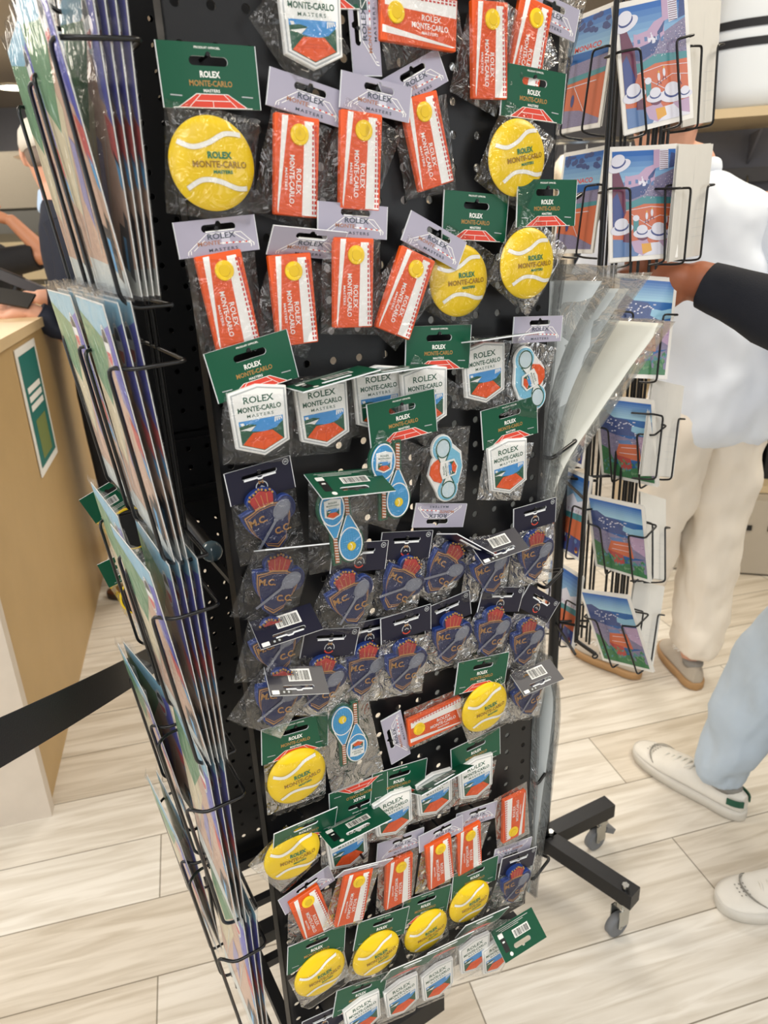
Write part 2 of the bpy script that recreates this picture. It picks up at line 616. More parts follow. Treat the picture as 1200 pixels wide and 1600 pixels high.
# ================================================================== PEGBOARD STAND
def pegboard_mesh(c0_, c1_, r0_, r1_, left, right, top, bottom, th=.0016):
    """sheet with punched holes on a 25 mm pitch; local x along the board, y up, z to the viewer"""
    P = .025; HR = .0033; NS = 12
    b = MB()
    for fz, flip in ((0, False), (-th, True)):
        for c in range(c0_, c1_ + 1):
            xs0 = c * P - P / 2 if c > c0_ else left
            xs1 = c * P + P / 2 if c < c1_ else right
            for r_ in range(r0_, r1_ + 1):
                cy = ZTOP - r_ * P
                y1 = cy + P / 2 if r_ > r0_ else top
                y0 = cy - P / 2 if r_ < r1_ else bottom
                cx = c * P
                ins, outs = [], []
                for k_ in range(NS):
                    a = 2 * math.pi * (k_ + .5) / NS
                    dx, dy = math.cos(a), math.sin(a)
                    ins.append((cx + HR * dx, cy + HR * dy, fz))
                    tx = ((xs1 - cx) / dx) if dx > 0 else ((xs0 - cx) / dx)
                    ty = ((y1 - cy) / dy) if dy > 0 else ((y0 - cy) / dy)
                    t_ = min(tx, ty)
                    outs.append([cx + dx * t_, cy + dy * t_, fz])
                # pull the rays nearest to each corner onto it
                for (qx, qy) in ((xs1, y1), (xs0, y1), (xs0, y0), (xs1, y0)):
                    k_ = min(range(NS), key=lambda i: (outs[i][0] - qx) ** 2 + (outs[i][1] - qy) ** 2)
                    outs[k_][0], outs[k_][1] = qx, qy
                vs = ins + [tuple(o_) for o_ in outs]
                fs = []
                for k_ in range(NS):
                    l = (k_ + 1) % NS
                    f = (k_, NS + k_, NS + l, l)
                    fs.append(f[::-1] if flip else f)
                b.add(vs, fs, BLACK)
                if not flip:
                    vs = ins + [(x, y, -th) for x, y, _ in ins]
                    b.add(vs, [(k_, (k_ + 1) % NS, NS + (k_ + 1) % NS, NS + k_) for k_ in range(NS)], BLACK)
    # rim
    for (xa, ya, xb, yb) in ((left, bottom, right, bottom), (right, bottom, right, top), (right, top, left, top), (left, top, left, bottom)):
        b.add([(xa, ya, 0), (xb, yb, 0), (xb, yb, -th), (xa, ya, -th)], [(0, 3, 2, 1)], BLACK)
    # folded side flanges
    b.box((left + .0008, (top + bottom) / 2, -.009), (.0016, top - bottom, .018), BLACK)
    b.box((right - .0008, (top + bottom) / 2, -.009), (.0016, top - bottom, .018), BLACK)
    return b
SM = Matrix.Translation((O.x, O.y, 0)) @ STAND_ROT     # local: x=a, y=n, z=up
stand = empty('display_stand', SM)
tag(stand, 'tall black pegboard display stand hung with magnet packets', 'display stand')
BOARD_LOC = Matrix(((1, 0, 0, 0), (0, 0, -1, 0), (0, 1, 0, 0), (0, 0, 0, 1)))
LB, RB = -.3345, .0135
pegboard_mesh(-13, 0, -15, 37, LB, RB, 1.76, .425).build('front_pegboard', stand, BOARD_LOC)
pegboard_mesh(-13, -6, -15, 11, -.3375, -.11, 1.76, 1.075).build('rear_pegboard', stand, T(.0, .35, 0) @ BOARD_LOC)
pegboard_mesh(-13, -6, 12, 39, -.3375, -.11, 1.072, .365).build('rear_pegboard', stand, T(.0, .35, 0) @ BOARD_LOC)
pegboard_mesh(-13, -6, -15, 39, -.3375, -.11, 1.76, .365).build('far_pegboard', stand, T(.006, .385, .009) @ BOARD_LOC)
def L3(a, n, z):
    return (a, n, z)
def bar(name, pts, r, m=BLACK, sq=True, parent=stand):
    b = MB()
    p0, p1 = Vector(L3(*pts[0])), Vector(L3(*pts[1]))
    d = p1 - p0
    if sq:
        q_ = d.to_track_quat('Z', 'Y').to_matrix()
        if abs(d.z) < 1e-4:
            y = Vector((0, 0, 1)); z = d.normalized(); x = y.cross(z)
            q_ = Matrix((x, y, z)).transposed()
        rr = r if isinstance(r, tuple) else (r, r)
        b.box((p0 + p1) / 2, (rr[0] * 2, rr[1] * 2, d.length), m, q_)
    else:
        b.tube([p0, p1], r, m)
    return b.build(name, parent)
for z in (1.7, .385):
    bar('cross_rail', ((-.33, .012, z), (.01, .012, z)), .008)
for a in (-.325, .005):
    bar('side_rail', ((a, .02, .372), (a, .34, .372)), .007)
    bar('side_rail', ((a, .02, 1.72), (a, .34, 1.72)), .007)
bar('side_rail', ((-.345, .0, .36), (-.345, .34, .36)), .005)
bar('base_rail', ((-.34, .20, .362), (.0, .20, .362)), (.012, .010))
bar('base_rail', ((-.34, .155, .362), (.0, .155, .362)), .006)
bar('base_rail', ((-.34, .255, .362), (.0, .255, .362)), .006)
bar('corner_post', ((.0, .335, .05), (.0, .335, 1.72)), .009)
bar('corner_post', ((-.16, .20, .10), (-.16, .20, 1.72)), .012)
bar('rear_rail', ((-.335, .335, .365), (-.0, .335, .365)), .009)
bar('rear_rail', ((-.34, .333, 1.064), (-.11, .333, 1.064)), .004)
bar('rear_rail', ((-.34, .333, 1.002), (-.11, .333, 1.002)), .003)
bar('rear_rail', ((-.34, .333, .982), (-.11, .333, .982)), .003)
bar('side_rail', ((-.325, .33, 1.0), (-.285, .06, .93)), .003)
# floor legs of the stand
bar('floor_leg', ((-.46, .135, .095), (-.035, .155, .095)), .02)
bar('floor_leg', ((-.16, .05, .095), (-.16, .45, .095)), .02)
# peg with clear ball end seen behind the front board
b_ = MB(); b_.tube([L3(-.32, .28, 1.01), L3(-.305, .19, .975)], .008, BLACK, 12)
b_.build('display_hook', stand)
CLEARB = mat('clear_ball_plastic', '5d7480', .12, 0, .8)
b_ = MB()
b_.rings([[ (Vector(L3(-.304, .187, .973)) + Vector((math.cos(a) * .0125 * math.sin(t_), math.sin(a) * .0125 * math.sin(t_), .0125 * math.cos(t_)))) for a in [2 * math.pi * i / 16 for i in range(16)]] for t_ in [math.pi * j / 10 for j in range(1, 10)]], CLEARB)
b_.build('hook_ball', stand)

# ---- wire pocket rack on the left side
def fillet(pts, r=.006, n=3):
    out = [Vector(pts[0])]
    for i in range(1, len(pts) - 1):
        p0, p1, p2 = Vector(pts[i - 1]), Vector(pts[i]), Vector(pts[i + 1])
        a = (p0 - p1); b = (p2 - p1)
        rr = min(r, a.length / 2.2, b.length / 2.2)
        a.normalize(); b.normalize()
        for k_ in range(n + 1):
            t_ = k_ / n
            q0 = p1 + a * rr; q2 = p1 + b * rr
            out.append((1 - t_) ** 2 * q0 + 2 * t_ * (1 - t_) * p1 + t_ * t_ * q2)
    out.append(Vector(pts[-1]))
    return out
rack = empty('wire_rack', SM)
tag(rack, 'black wire pocket rack on the stand, full of sleeved prints', 'rack')
AB = -.358
for a, n in ((AB, .055), (AB, .075), (AB, .165), (AB, .185), (AB, .255)):
    b = MB(); b.tube([L3(a, n, .33), L3(a, n, 1.76)], .0022, WIRE, 8); b.build('upright_wire', rack)
ROWS = [1.62, 1.42, 1.22, 1.02, .822, .628]
COLS = [(-.032, .100), (.110, .242)]
for z in ROWS:
    for ci, (n0, n1) in enumerate(COLS):
        b = MB()
        for n, s in ((n0, 1), (n1, -1)):
            fo = .0 if z > .7 else .005
            pts = [L3(AB, (n0 + n1) / 2, z), L3(AB, n, z), L3(-.397 + fo, n, z - .002), L3(-.411 + fo, n + s * .013, z), L3(-.394 + fo, n + s * .014, z - .155), L3(-.385, n + s * .016, z - .162), L3(AB, n + s * .02, z - .162)]
            b.tube(fillet(pts, .007), .0017, WIRE, 8)
        b.tube([L3(AB, n0 + .02, z - .162), L3(AB, n1 - .02, z - .162)], .0017, WIRE, 8)
        b.build('wire_pocket', rack)
# ---- right side wire pockets
rrack = empty('wire_rack', SM)
tag(rrack, 'black wire pocket rack on the stand, holding large bagged posters', 'rack')
for n in (.06, .18, .28):
    b = MB(); b.tube([L3(.022, n, .38), L3(.022, n, 1.72)], .0026, WIRE, 8); b.build('upright_wire', rrack)
for (z, ao) in ((1.329, .055), (1.080, .066), (.925, .056), (.642, .052), (.478, .060)):
    b = MB()
    for n0, n1 in ((.0, .27),):
        b.tube(fillet([L3(.022, .2, z - .01), L3(.022, -.004, z - .012), L3(ao, .004, z), L3(ao - .002, .03, z - .012), L3(.03, .2, z - .012)], .006), .0022, WIRE, 8)
    b.build('wire_pocket', rrack)

# ================================================================== MAGNET PACKETS
def court_fan(b, y0, y1, wt, wb, z, m=RED, ln=WHITE):
    b.flat([(-wb, y0), (wb, y0), (wt, y1), (-wt, y1)], z, m)
    z += .12
    b.strip([(-wb - 3, y0 + .3), (wb + 3, y0 + .3)], .55, z, ln)
    b.strip([(-wt, y1), (wt, y1)], .45, z, ln)
    b.strip([(-wb, y0), (-wt, y1)], .45, z, ln)
    b.strip([(wb, y0), (wt, y1)], .45, z, ln)
    b.strip([(-wb * .7, y0), (-wt * .72, y1)], .4, z, ln)
    b.strip([(wb * .7, y0), (wt * .72, y1)], .4, z, ln)
    ym = y0 + (y1 - y0) * .52; wm = (wb * .7 + wt * .72) / 2
    b.strip([(-wm, ym), (wm, ym)], .4, z, ln)
    b.strip([(0, y0), (0, ym)], .4, z, ln)
def slot(cx, cy, w, h, bump_):
    pts = []
    r_ = h / 2
    for i in range(9):
        a = math.radians(90 - 180 * i / 8)
        pts.append((cx + w / 2 - r_ + r_ * math.cos(a), cy + r_ * math.sin(a)))
    for i in range(9):
        a = math.radians(-90 - 180 * i / 8)
        pts.append((cx - w / 2 + r_ + r_ * math.cos(a), cy + r_ * math.sin(a)))
    pts += [(cx - bump_, cy + r_), (cx - bump_ * .5, cy + r_ + bump_ * .8), (cx + bump_ * .5, cy + r_ + bump_ * .8), (cx + bump_, cy + r_)]
    return pts
def barcode(b, cx, cy, w, h, z):
    b.flat([(cx - w / 2, cy - h / 2), (cx - w / 2, cy + h / 2), (cx + w / 2, cy + h / 2), (cx + w / 2, cy - h / 2)], z, WHITE)
    rr = random.Random(3)
    x = cx - w / 2 + w * .06
    while x < cx + w * .42:
        t_ = rr.choice((.35, .55, .9)) * w / 26
        b.flat([(x, cy - h * .36), (x, cy + h * .42), (x + t_, cy + h * .42), (x + t_, cy - h * .36)], z - .12, INK)
        x += t_ + rr.choice((.4, .6, .9)) * w / 26
def header_base(w, h, hole, m):
    b = MB(.001)
    out = [(-w / 2, 0), (w / 2, 0), (w / 2, h), (-w / 2, h)]
    b.prism([out, hole], 0, 1.1, m, CEDGE)
    # recolour the back face like the front
    k0 = b._m(m)
    nt_ = len(b.f)
    for i in range(nt_):
        if all(abs(b.v[j][2]) < 1e-6 for j in b.f[i]) and len(b.f[i]) == 3:
            b.mi[i] = k0
    # bright cut edges
    for x in (-w / 2, w / 2 - .5):
        b.flat([(x, .1), (x + .5, .1), (x + .5, h - .1), (x, h - .1)], 1.16, CEDGE)
    hi = hole[:]
    ctr = (sum(p[0] for p in hi) / len(hi), sum(p[1] for p in hi) / len(hi))
    ri = inset(hi[::-1], -.55)[::-1]
    b.flat([ri, hi[::-1]] if False else [ri, hi], 1.15, CEDGE) if False else None
    return b
def hdr_green():
    w, h = 69, 39
    b = header_base(w, h, slot(0, 28.4, 27, 5.6, 2.4), GREEN)
    z = 1.2
    b.text('PRODUIT OFFICIEL', 0, 36.2, 18, z, WHITE, h=1.3)
    b.text('ROLEX', 0, 20.6, 14, z, WHITE, bold=.03, h=4)
    b.text('MONTE-CARLO', 0, 15.2, 30, z, GOLD, bold=.02, h=3.6)
    b.text('MASTERS', 0, 10.8, 11.5, z, WHITE, bold=.02, h=1.9)
    b.strip([(-29, 7.8), (-21, 7.4)], .7, z + .2, PGREYRIM)
    b.strip([(21, 7.8), (29, 7.4)], .7, z + .2, PGREYRIM)
    court_fan(b, .2, 8.8, 11, 25, z)
    # back
    barcode(b, 6, 16, 26, 10, -.15)
    for k_ in range(3):
        b.text('-' * (40 - 9 * k_), -1 - k_ * 3, 3.0 + k_ * 1.9, 52 - k_ * 12, -.12, WHITE, h=.5)
    b.flat(rrect(-28, 14, -20.5, 30, 1), -.12, INK)
    b.flat(rrect(-28.5, 7.5, -21, 13.4, 1), -.12, WHITE)
    b.flat(rrect(-26, 17, -22.5, 19, .5), -.16, WHITE)
    b.flat(ell(-21, 33.6, 2.4, 2.4), -.14, WHITE)
    # mirror the back print so it reads right from behind
    return b
def flipback(b):
    for i, v in enumerate(b.v):
        if v[2] < -.05:
            b.v[i] = (-v[0], v[1], v[2])
    return b
def hdr_grey():
    w, h = 61, 24.5
    b = header_base(w, h, slot(2, 18.2, 26, 5.2, 2.4), CGREY)
    z = 1.2
    b.text('ROLEX', 3, 12.6, 21, z + .1, DKTXT, bold=.015, h=4)
    b.text('MONTE', -7, 8.3, 17, z + .1, mat('print_copper', 'a9755c', .45), bold=.015, h=2.9)
    b.flat([(2.5, 6.6), (9, 6.6), (9, 15), (2.5, 15)], z - .03, LLILAC)
    b.text('MASTERS', 3, 3.4, 22, z + .1, DKTXT, bold=.01, h=2.1, space=1.3)
    for p in (((-23, 4), (-8, 14.5)), ((-8, 14.5), (18, 14)), ((18, 14), (27, 5)), ((12, 14), (24.5, 5)), ((-19, 4.2), (-10, 10.5)), ((1, 7.6), (25, 6))):
        b.strip(list(p), .5, z, WHITE)
    for x, y in ((-23, 4), (25, 5.4)):
        b.strip([(x, y), (x - .5, y - 2.4)], .7, z, WHITE)
        b.strip([(x + 2, y + .4), (x + 1.6, y - 2)], .6, z, WHITE)
    for k_ in range(9):
        b.flat([(3 + k_ * 2.5, 7 - k_ * .1), (4.4 + k_ * 2.5, 7 - k_ * .1), (4.4 + k_ * 2.5, 8 - k_ * .1), (3 + k_ * 2.5, 8 - k_ * .1)], z + .1, RED if k_ % 2 else WHITE)
    barcode(b, 4, 12, 24, 9, -.15)
    return b
def hdr_navy():
    w, h = 58, 28.5
    b = header_base(w, h, slot(0, 20.6, 31, 3.4, 2.2), CNAVY)
    z = 1.2
    b.strip([(-14, 17.9), (-2.6, 17.9), (-1.5, 16.8), (1.5, 16.8), (2.6, 17.9), (14, 17.9)], 1.7, z + .1, CEDGE)
    b.strip([(math.cos(math.radians(a)) * 5, 9 + math.sin(math.radians(a)) * 5) for a in range(-155, -20, 15)], 1.3, z, mat('crest_red', 'c2402c', .45))
    b.strip([(math.cos(math.radians(a)) * 5, 9 + math.sin(math.radians(a)) * 5) for a in range(-15, 200, 15)], .8, z, PGREYRIM)
    b.strip([(-2, 8.6), (0, 10), (2.4, 8.2)], .9, z, PGREYRIM)
    b.text('M', 0, 13.4, 4.2, z, BRONZE, h=2.8)
    b.flat([ell(24, 24.6, 2.7, 2.7, 20), ell(24, 24.6, 2.1, 2.1, 20)[::-1]], z, PGREYRIM)
    b.text('M', 24, 24.6, 2.2, z, PGREYRIM, h=2)
    barcode(b, 3, 9, 23, 12.5, -.15)
    b.flat(rrect(-27, 23.5, -20, 27.5, .6), -.12, WHITE)
    b.flat(rrect(-19, 23.5, -8, 27.4, .6), -.12, INK)
    b.flat(ell(-15.5, 25.4, 1.1, 1.1, 10), -.16, PGREYRIM); b.flat(ell(-11, 25.4, 1.1, 1.1, 10), -.16, PGREYRIM)
    b.strip([(-13, 22.8), (-3.5, 22.8), (-2, 24), (2, 24), (3.5, 22.8), (13, 22.8)], 1.5, -.12, CEDGE)
    return b
def fixback(b):
    for i in range(len(b.f)):
        vs = [b.v[j] for j in b.f[i]]
        if all(v[2] < -.05 for v in vs):
            n_z = 0
            for q_ in range(len(vs)):
                x0, y0 = vs[q_][:2]; x1, y1 = vs[(q_ + 1) % len(vs)][:2]
                n_z += x0 * y1 - x1 * y0
            if n_z > 0:
                b.f[i] = b.f[i][::-1]
    return b
# ---- magnets
def mg_ball():
    b = MB(.001)
    Rr = 30.0
    def hf(x, y):
        q_ = min(1, (x * x + y * y) / (Rr * Rr))
        return 2.2 + 6.5 * (1 - q_) ** .55 if q_ < 1 else 2.2
    rings = []
    for rr, z in ((29, 0), (30.4, .3), (30.6, 1.6), (30, 2.2)):
        rings.append([(x, y, z) for x, y in ell(0, 0, rr, rr, 48)])
    for k_ in range(1, 12):
        rr = Rr * (1 - k_ / 12.0)
        rings.append([(x, y, hf(x, y)) for x, y in ell(0, 0, rr, rr, 48)])
    b.rings(rings, YEL)
    b.add([(x, y, -.1) for x, y in ell(0, 0, 28, 28, 48)], [tuple(range(48))[::-1]], MAGBACK)
    def cm(P, n=7):
        P = [(x * 30, y * 30) for x, y in P]
        P = [P[0]] + P + [P[-1]]; o_ = []
        for i in range(1, len(P) - 2):
            for k_ in range(n):
                t_ = k_ / n
                o_.append(tuple(.5 * (2 * P[i][d] + (P[i + 1][d] - P[i - 1][d]) * t_ + (2 * P[i - 1][d] - 5 * P[i][d] + 4 * P[i + 1][d] - P[i + 2][d]) * t_ ** 2 + (3 * P[i][d] - P[i - 1][d] - 3 * P[i + 1][d] + P[i + 2][d]) * t_ ** 3) for d in (0, 1)))
        return o_ + [P[-2]]
    top = cm([(-.84, .46), (-.5, .33), (-.12, .42), (.3, .62), (.74, .61)])
    bot = cm([(-.68, -.54), (-.34, -.36), (.04, -.38), (.5, -.53), (.83, -.52)])
    for pth in (top, bot):
        pth = [p for p in pth if p[0] ** 2 + p[1] ** 2 < 28.6 ** 2]
        b.strip(pth, 3.2, .45, PWHITE, hf)
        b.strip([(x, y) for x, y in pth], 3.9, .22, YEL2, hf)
    b.text('ROLEX', 3.5, 5.0, 17.5, .55, PGREEN, bold=.045, h=4.6, hf=hf)
    b.text('MONTE-CARLO', 3.5, -.8, 39, .55, PGOLD, bold=.03, h=4.4, hf=hf)
    b.text('MASTERS', 5, -5.6, 14, .55, PGREEN, bold=.045, h=2.3, hf=hf)
    return b
def mg_court():
    """built lying, 68 wide by 35 high, then turned a quarter clockwise"""
    b = MB(.001)
    b.slab(rrect(-34, -17.5, 34, 17.5, 1.2, 3), 0, 4.5, ORANGE, b=.6)
    z = 4.55
    for k_ in range(26):
        x = -33 + k_ * 2.55
        b.strip([(x, -15), (min(33, x + 6), 6)], .35, z, ORANGE2)
    z = 4.7
    b.flat([(-31, 5.6), (33, 4.4), (33, 16.4), (-31, 12.8)], z, PWHITE)
    z2 = 4.9
    for k_ in range(17):
        x = -29 + k_ * 3.65
        for j in range(2):
            y = 12.4 + j * 2.1 + k_ * .06 - .8
            b.flat([(x, y), (x + 2.3, y), (x + 2.3, y + 1.25), (x, y + 1.25)], z2, NETRED)
    b.flat([(-33, -7.2), (-33, -12), (30, -15.4), (33, -14.6)], z, PWHITE)
    b.slab(ell(-21.5, 1.5, 7.2, 7.2, 28), 4.6, 6.1, YEL, b=.5)
    b.slab(ell(-21.5, 1.5, 4.3, 4.3, 20), 6.1, 6.5, YEL2, b=.3)
    b.text('ROLEX', 10, 1.4, 17.5, z2, PWHITE, bold=.015, h=4)
    b.text('MONTE-CARLO', 9, -4, 33, z2, PWHITE, bold=.02, h=4)
    b.text('MASTERS', 9, -8.6, 15, z2, PWHITE, bold=.015, h=2)
    b.v = [(y, -x, zz) for x, y, zz in b.v]
    return b
def badge_art(b, s, ox, oy, deg, z, thick=4.5, rim=True):
    def tr(pts):
        return rot2([(x * s, y * s) for x, y in pts], deg, ox, oy)
    hexo = [(0, -29), (22.5, -20), (24, 24), (0, 28.5), (-24, 24), (-22.5, -20)]
    b.slab(tr(hexo), z, z + thick, PWHITE, b=.7 * s)
    z += thick + .06
    if rim:
        b.flat([tr(inset(hexo, 1.6)), tr(inset(hexo, 2.8))[::-1]], z, PGREYRIM)
    b.text('ROLEX', *tr([(0, 17.2)])[0], 25 * s, z, BDKGREEN, rot=deg, bold=.02, h=5.4 * s)
    b.text('MONTE-CARLO', *tr([(0, 9.9)])[0], 36 * s, z, BDKGREEN, rot=deg, bold=.03, h=4.3 * s)
    b.text('MASTERS', *tr([(0, 4.6)])[0], 22 * s, z, BDKGREEN, rot=deg, bold=.01, h=2.4 * s, space=1.35)
    b.flat(tr([(-18.4, 1.4), (-17.8, -17.4), (0, -24.6), (17.8, -17.4), (18.4, 1.4)][::-1]), z, BDKGREEN)
    b.flat(tr([(-18.4, 1.4), (-18.3, -2.5), (-10, -1.5), (-4, -3), (-9, -7.5), (2, -9.5), (12, -7.5), (18.3, -2.5), (18.4, 1.4)][::-1]), z + .08 * s, BBLUE)
    b.flat(tr([(-18.3, -5.6), (-5, -3.6), (-9.5, -7.4), (-13, -6.2)]), z + .14 * s, PWHITE)
    b.flat(tr([(-17.5, 0), (-14.5, 0), (-14, -2), (-16.5, -2.3)]), z + .14 * s, PWHITE)
    for k_ in range(4):
        b.flat(tr([(11 + k_ * 1.9, -3 + k_ * .5), (12 + k_ * 1.9, -3 + k_ * .5), (12.8 + k_ * 1.5, 1), (11.4 + k_ * 1.5, 1)]), z + .14 * s, PWHITE)
    b.flat(tr([(-8, -9), (8.5, -9), (17, -17.2), (0, -24), (-17, -17.2)][::-1]), z + .2 * s, ORANGE)
    for p in (((-5, -9), (-11.5, -19)), ((5.5, -9), (11.5, -19)), ((-8, -13.5), (8.4, -13.5)), ((0, -13.5), (0, -23.5)), ((-13.5, -15.4), (13.5, -15.4))):
        b.strip(tr(p), .5 * s, z + .28 * s, ORANGE2)
def mg_badge():
    b = MB(.001)
    badge_art(b, 1, 0, 0, 0, 0)
    return b
def racket(b, cx, cy, rx, ry, deg, hand, z, zz, head=SKYB, strg=SKYB2, frame=PWHITE, handle=True):
    """racket with head at (cx,cy), throat and handle running to the local -y side"""
    def tr(pts):
        return rot2(pts, deg, cx, cy)
    b.slab(tr(ell(0, 0, rx, ry, 32)), z, zz, head, b=.4)
    zt = zz + .05
    b.flat([tr(ell(0, 0, rx, ry, 32)), tr(ell(0, 0, rx - 1.2, ry - 1.2, 32))[::-1]], zt + .1, frame)
    y0 = -ry * .62; y1 = -ry - hand * .32
    b.slab(tr([(-rx * .72, y0), (rx * .72, y0), (1.6, y1), (-1.6, y1)][::-1]), z, zz - .1, head, b=.3)
    b.strip(tr([(-rx * .80, y0), (-1.6, y1)]), 1, zt, frame)
    b.strip(tr([(rx * .80, y0), (1.6, y1)]), 1, zt, frame)
    for k_ in range(-4, 5):
        x = k_ * rx / 5
        hy = ry * math.sqrt(max(0, 1 - (x / rx) ** 2)) - 1.2
        b.strip(tr([(x, -hy), (x, hy)]), .25, zt, strg)
    for k_ in range(-7, 8):
        y = k_ * ry / 8
        hx = rx * math.sqrt(max(0, 1 - (y / ry) ** 2)) - 1.2
        b.strip(tr([(-hx, y), (hx, y)]), .25, zt, strg)
    if handle:
        y2 = -ry - hand
        b.slab(tr([(-1.9, y1), (1.9, y1), (2.0, y2), (-2.0, y2)][::-1]), z, zz, WOODH, b=.3)
        nn = 9
        for k_ in range(nn):
            yy = y1 + (y2 - y1) * (k_ + .3) / nn
            b.strip(tr([(-1.8, yy), (1.8, yy - 1)]), .8, zt, PWHITE)
def mg_rackets():
    b = MB(.001)
    base = 3.2
    for (cx, cy, rx, ry, deg, s) in ((-8.5, 18, 12, 16.5, 4, 1), (8.5, -18.5, 12, 16.5, 184, 1)):
        b.slab(rot2(ell(0, 0, rx + 2.2, ry + 2.2, 30), deg, cx, cy), 0, base, BDKGREEN, b=.5)
        b.slab(rot2([(-9, -10), (9, -10), (4.4, -24), (4.2, -55), (-4.2, -55), (-4.4, -24)][::-1], deg, cx, cy), 0, base - .06, BDKGREEN, b=.5)
    racket(b, -8.5, 18, 12, 16.5, 4, 36, base, 4.4)
    racket(b, 8.5, -18.5, 12, 16.5, 184, 36, base, 4.4)
    badge_art(b, .34, -8.5, 18, 0, 4.6, .8, False)
    b.slab(ell(9, -20.5, 4.2, 4.2, 20), 4.4, 6, YEL, b=.5)
    b.strip([(9 + 3.1 * math.cos(math.radians(a)) - 3, -20.5 + 3.4 * math.sin(math.radians(a))) for a in range(-60, 61, 20)], .7, 6.1, PWHITE)
    return b
def mg_mini():
    """two pale rackets crossed behind a small badge and a piece of court"""
    b = MB(.001)
    b.slab(ell(-5, 20, 12.5, 12.5, 26), 0, 3, PWHITE, b=.4)
    b.slab(ell(9, -20, 12, 13, 26), 0, 3, PWHITE, b=.4)
    b.slab([(-17, 16), (-19, -2), (-14, -18), (6, -30), (18, -8), (20, 8), (7, 24)][::-1], 0, 2.94, PWHITE, b=.4)
    b.slab(ell(-5, 20, 11.2, 11, 26), 3, 3.8, LBLUE, b=.3)
    b.slab(ell(9, -20, 10.6, 11.6, 26), 3, 3.8, LBLUE, b=.3)
    b.slab([(-16, 14), (-17, -4), (-12, -16), (4, -24), (8, -4), (2, 12)][::-1], 3, 3.75, LBLUE, b=.3)
    b.slab([(4, 14), (13, 12), (19, 6), (19, -2), (16, -6), (8, -12), (2, 0)][::-1], 3, 4.2, ORANGE, b=.4)
    racket(b, -5, 20, 8.6, 9, 12, 20, 3.8, 4.4, PWHITE, LBLUE, BDKGREEN, False)
    racket(b, 9, -20, 8.2, 9.4, 190, 20, 3.8, 4.4, PWHITE, LBLUE, BDKGREEN, False)
    badge_art(b, .36, -1, -1, -72, 4.6, .9, False)
    return b
def mg_crest():
    b = MB(.001)
    def shield(k_=0):
        pts = [(-21 + k_, 12 - k_), (-12, 13.5 - k_), (-6, 15.5 - k_), (6, 15.5 - k_), (12, 13.5 - k_), (21 - k_, 12 - k_)]
        for i in range(1, 9):
            t_ = i / 9
            pts.append(((21 - k_) * (1 - .12 * t_ - .55 * t_ ** 3), 12 - k_ - 30 * t_))
        pts.append((9 - k_ * .3, -21 + k_ * .8)); pts.append((0, -27 + k_ * 1.3)); pts.append((-9 + k_ * .3, -21 + k_ * .8))
        for i in range(8, 0, -1):
            t_ = i / 9
            pts.append((-(21 - k_) * (1 - .12 * t_ - .55 * t_ ** 3), 12 - k_ - 30 * t_))
        return pts
    sh = shield(-1.6)
    b.slab(sh[::-1], 0, 6.2, NAVYP, NAVYD, b=.8)
    b.slab(ell(-1, 20, 13.5, 9.5, 26), 0, 6.15, NAVYP, NAVYD, b=.8)
    b.slab(ell(17, 6, 8.5, 11, 24), 0, 6.1, NAVYP, NAVYD, b=.8)
    b.flat([shield(0.9), shield(2.0)[::-1]], 6.35, BRONZE)
    b.flat([shield(3.0), shield(3.6)[::-1]], 6.35, BRONZE)
    crown = [(-8.5, 14), (-10.5, 22), (-9, 25), (-5.5, 25.6), (-2.5, 27.5), (0, 28.5), (2.5, 27.5), (5.5, 25.6), (9, 25), (10.5, 22), (8.5, 14)]
    b.slab([(x - 1, y) for x, y in crown[::-1]], 6.1, 7.1, CROWN, b=.5)
    for i, (x, y) in enumerate(crown[1:-1]):
        b.slab(ell(x - 1, y + 1.6, 1, 1, 8), 6.1, 7.2, GOLD, b=.2)
    for x in (-4, 0, 4):
        b.strip([(x * .9 - 1, 15), (x * 1.3 - 1, 25)], .5, 7.2, BRONZE)
    b.strip([(-9.4, 14.6), (7.4, 14.6)], 1.4, 7.2, BRONZE)
    b.slab(rot2(ell(0, 0, 6.8, 9.6, 26), -50, 12.5, 5.5), 6.1, 7.6, RGREY, b=.5)
    b.flat([rot2(ell(0, 0, 6.0, 8.8, 26), -50, 12.5, 5.5), rot2(ell(0, 0, 5.3, 8.1, 26), -50, 12.5, 5.5)[::-1]], 7.7, RGREY2)
    b.strip([(5, -1), (-17, -20)], 2.4, 7.4, RGREY)
    b.strip([(5.6, -.2), (4.4, -1.8)], 4.5, 7.35, RGREY)
    b.text('M.C.', -9.6, 4.2, 15.5, 6.9, BRONZE, bold=.03, h=6.2)
    b.text('C.C.', 8.2, -11, 14.5, 6.9, BRONZE, bold=.03, h=6.2)
    return b
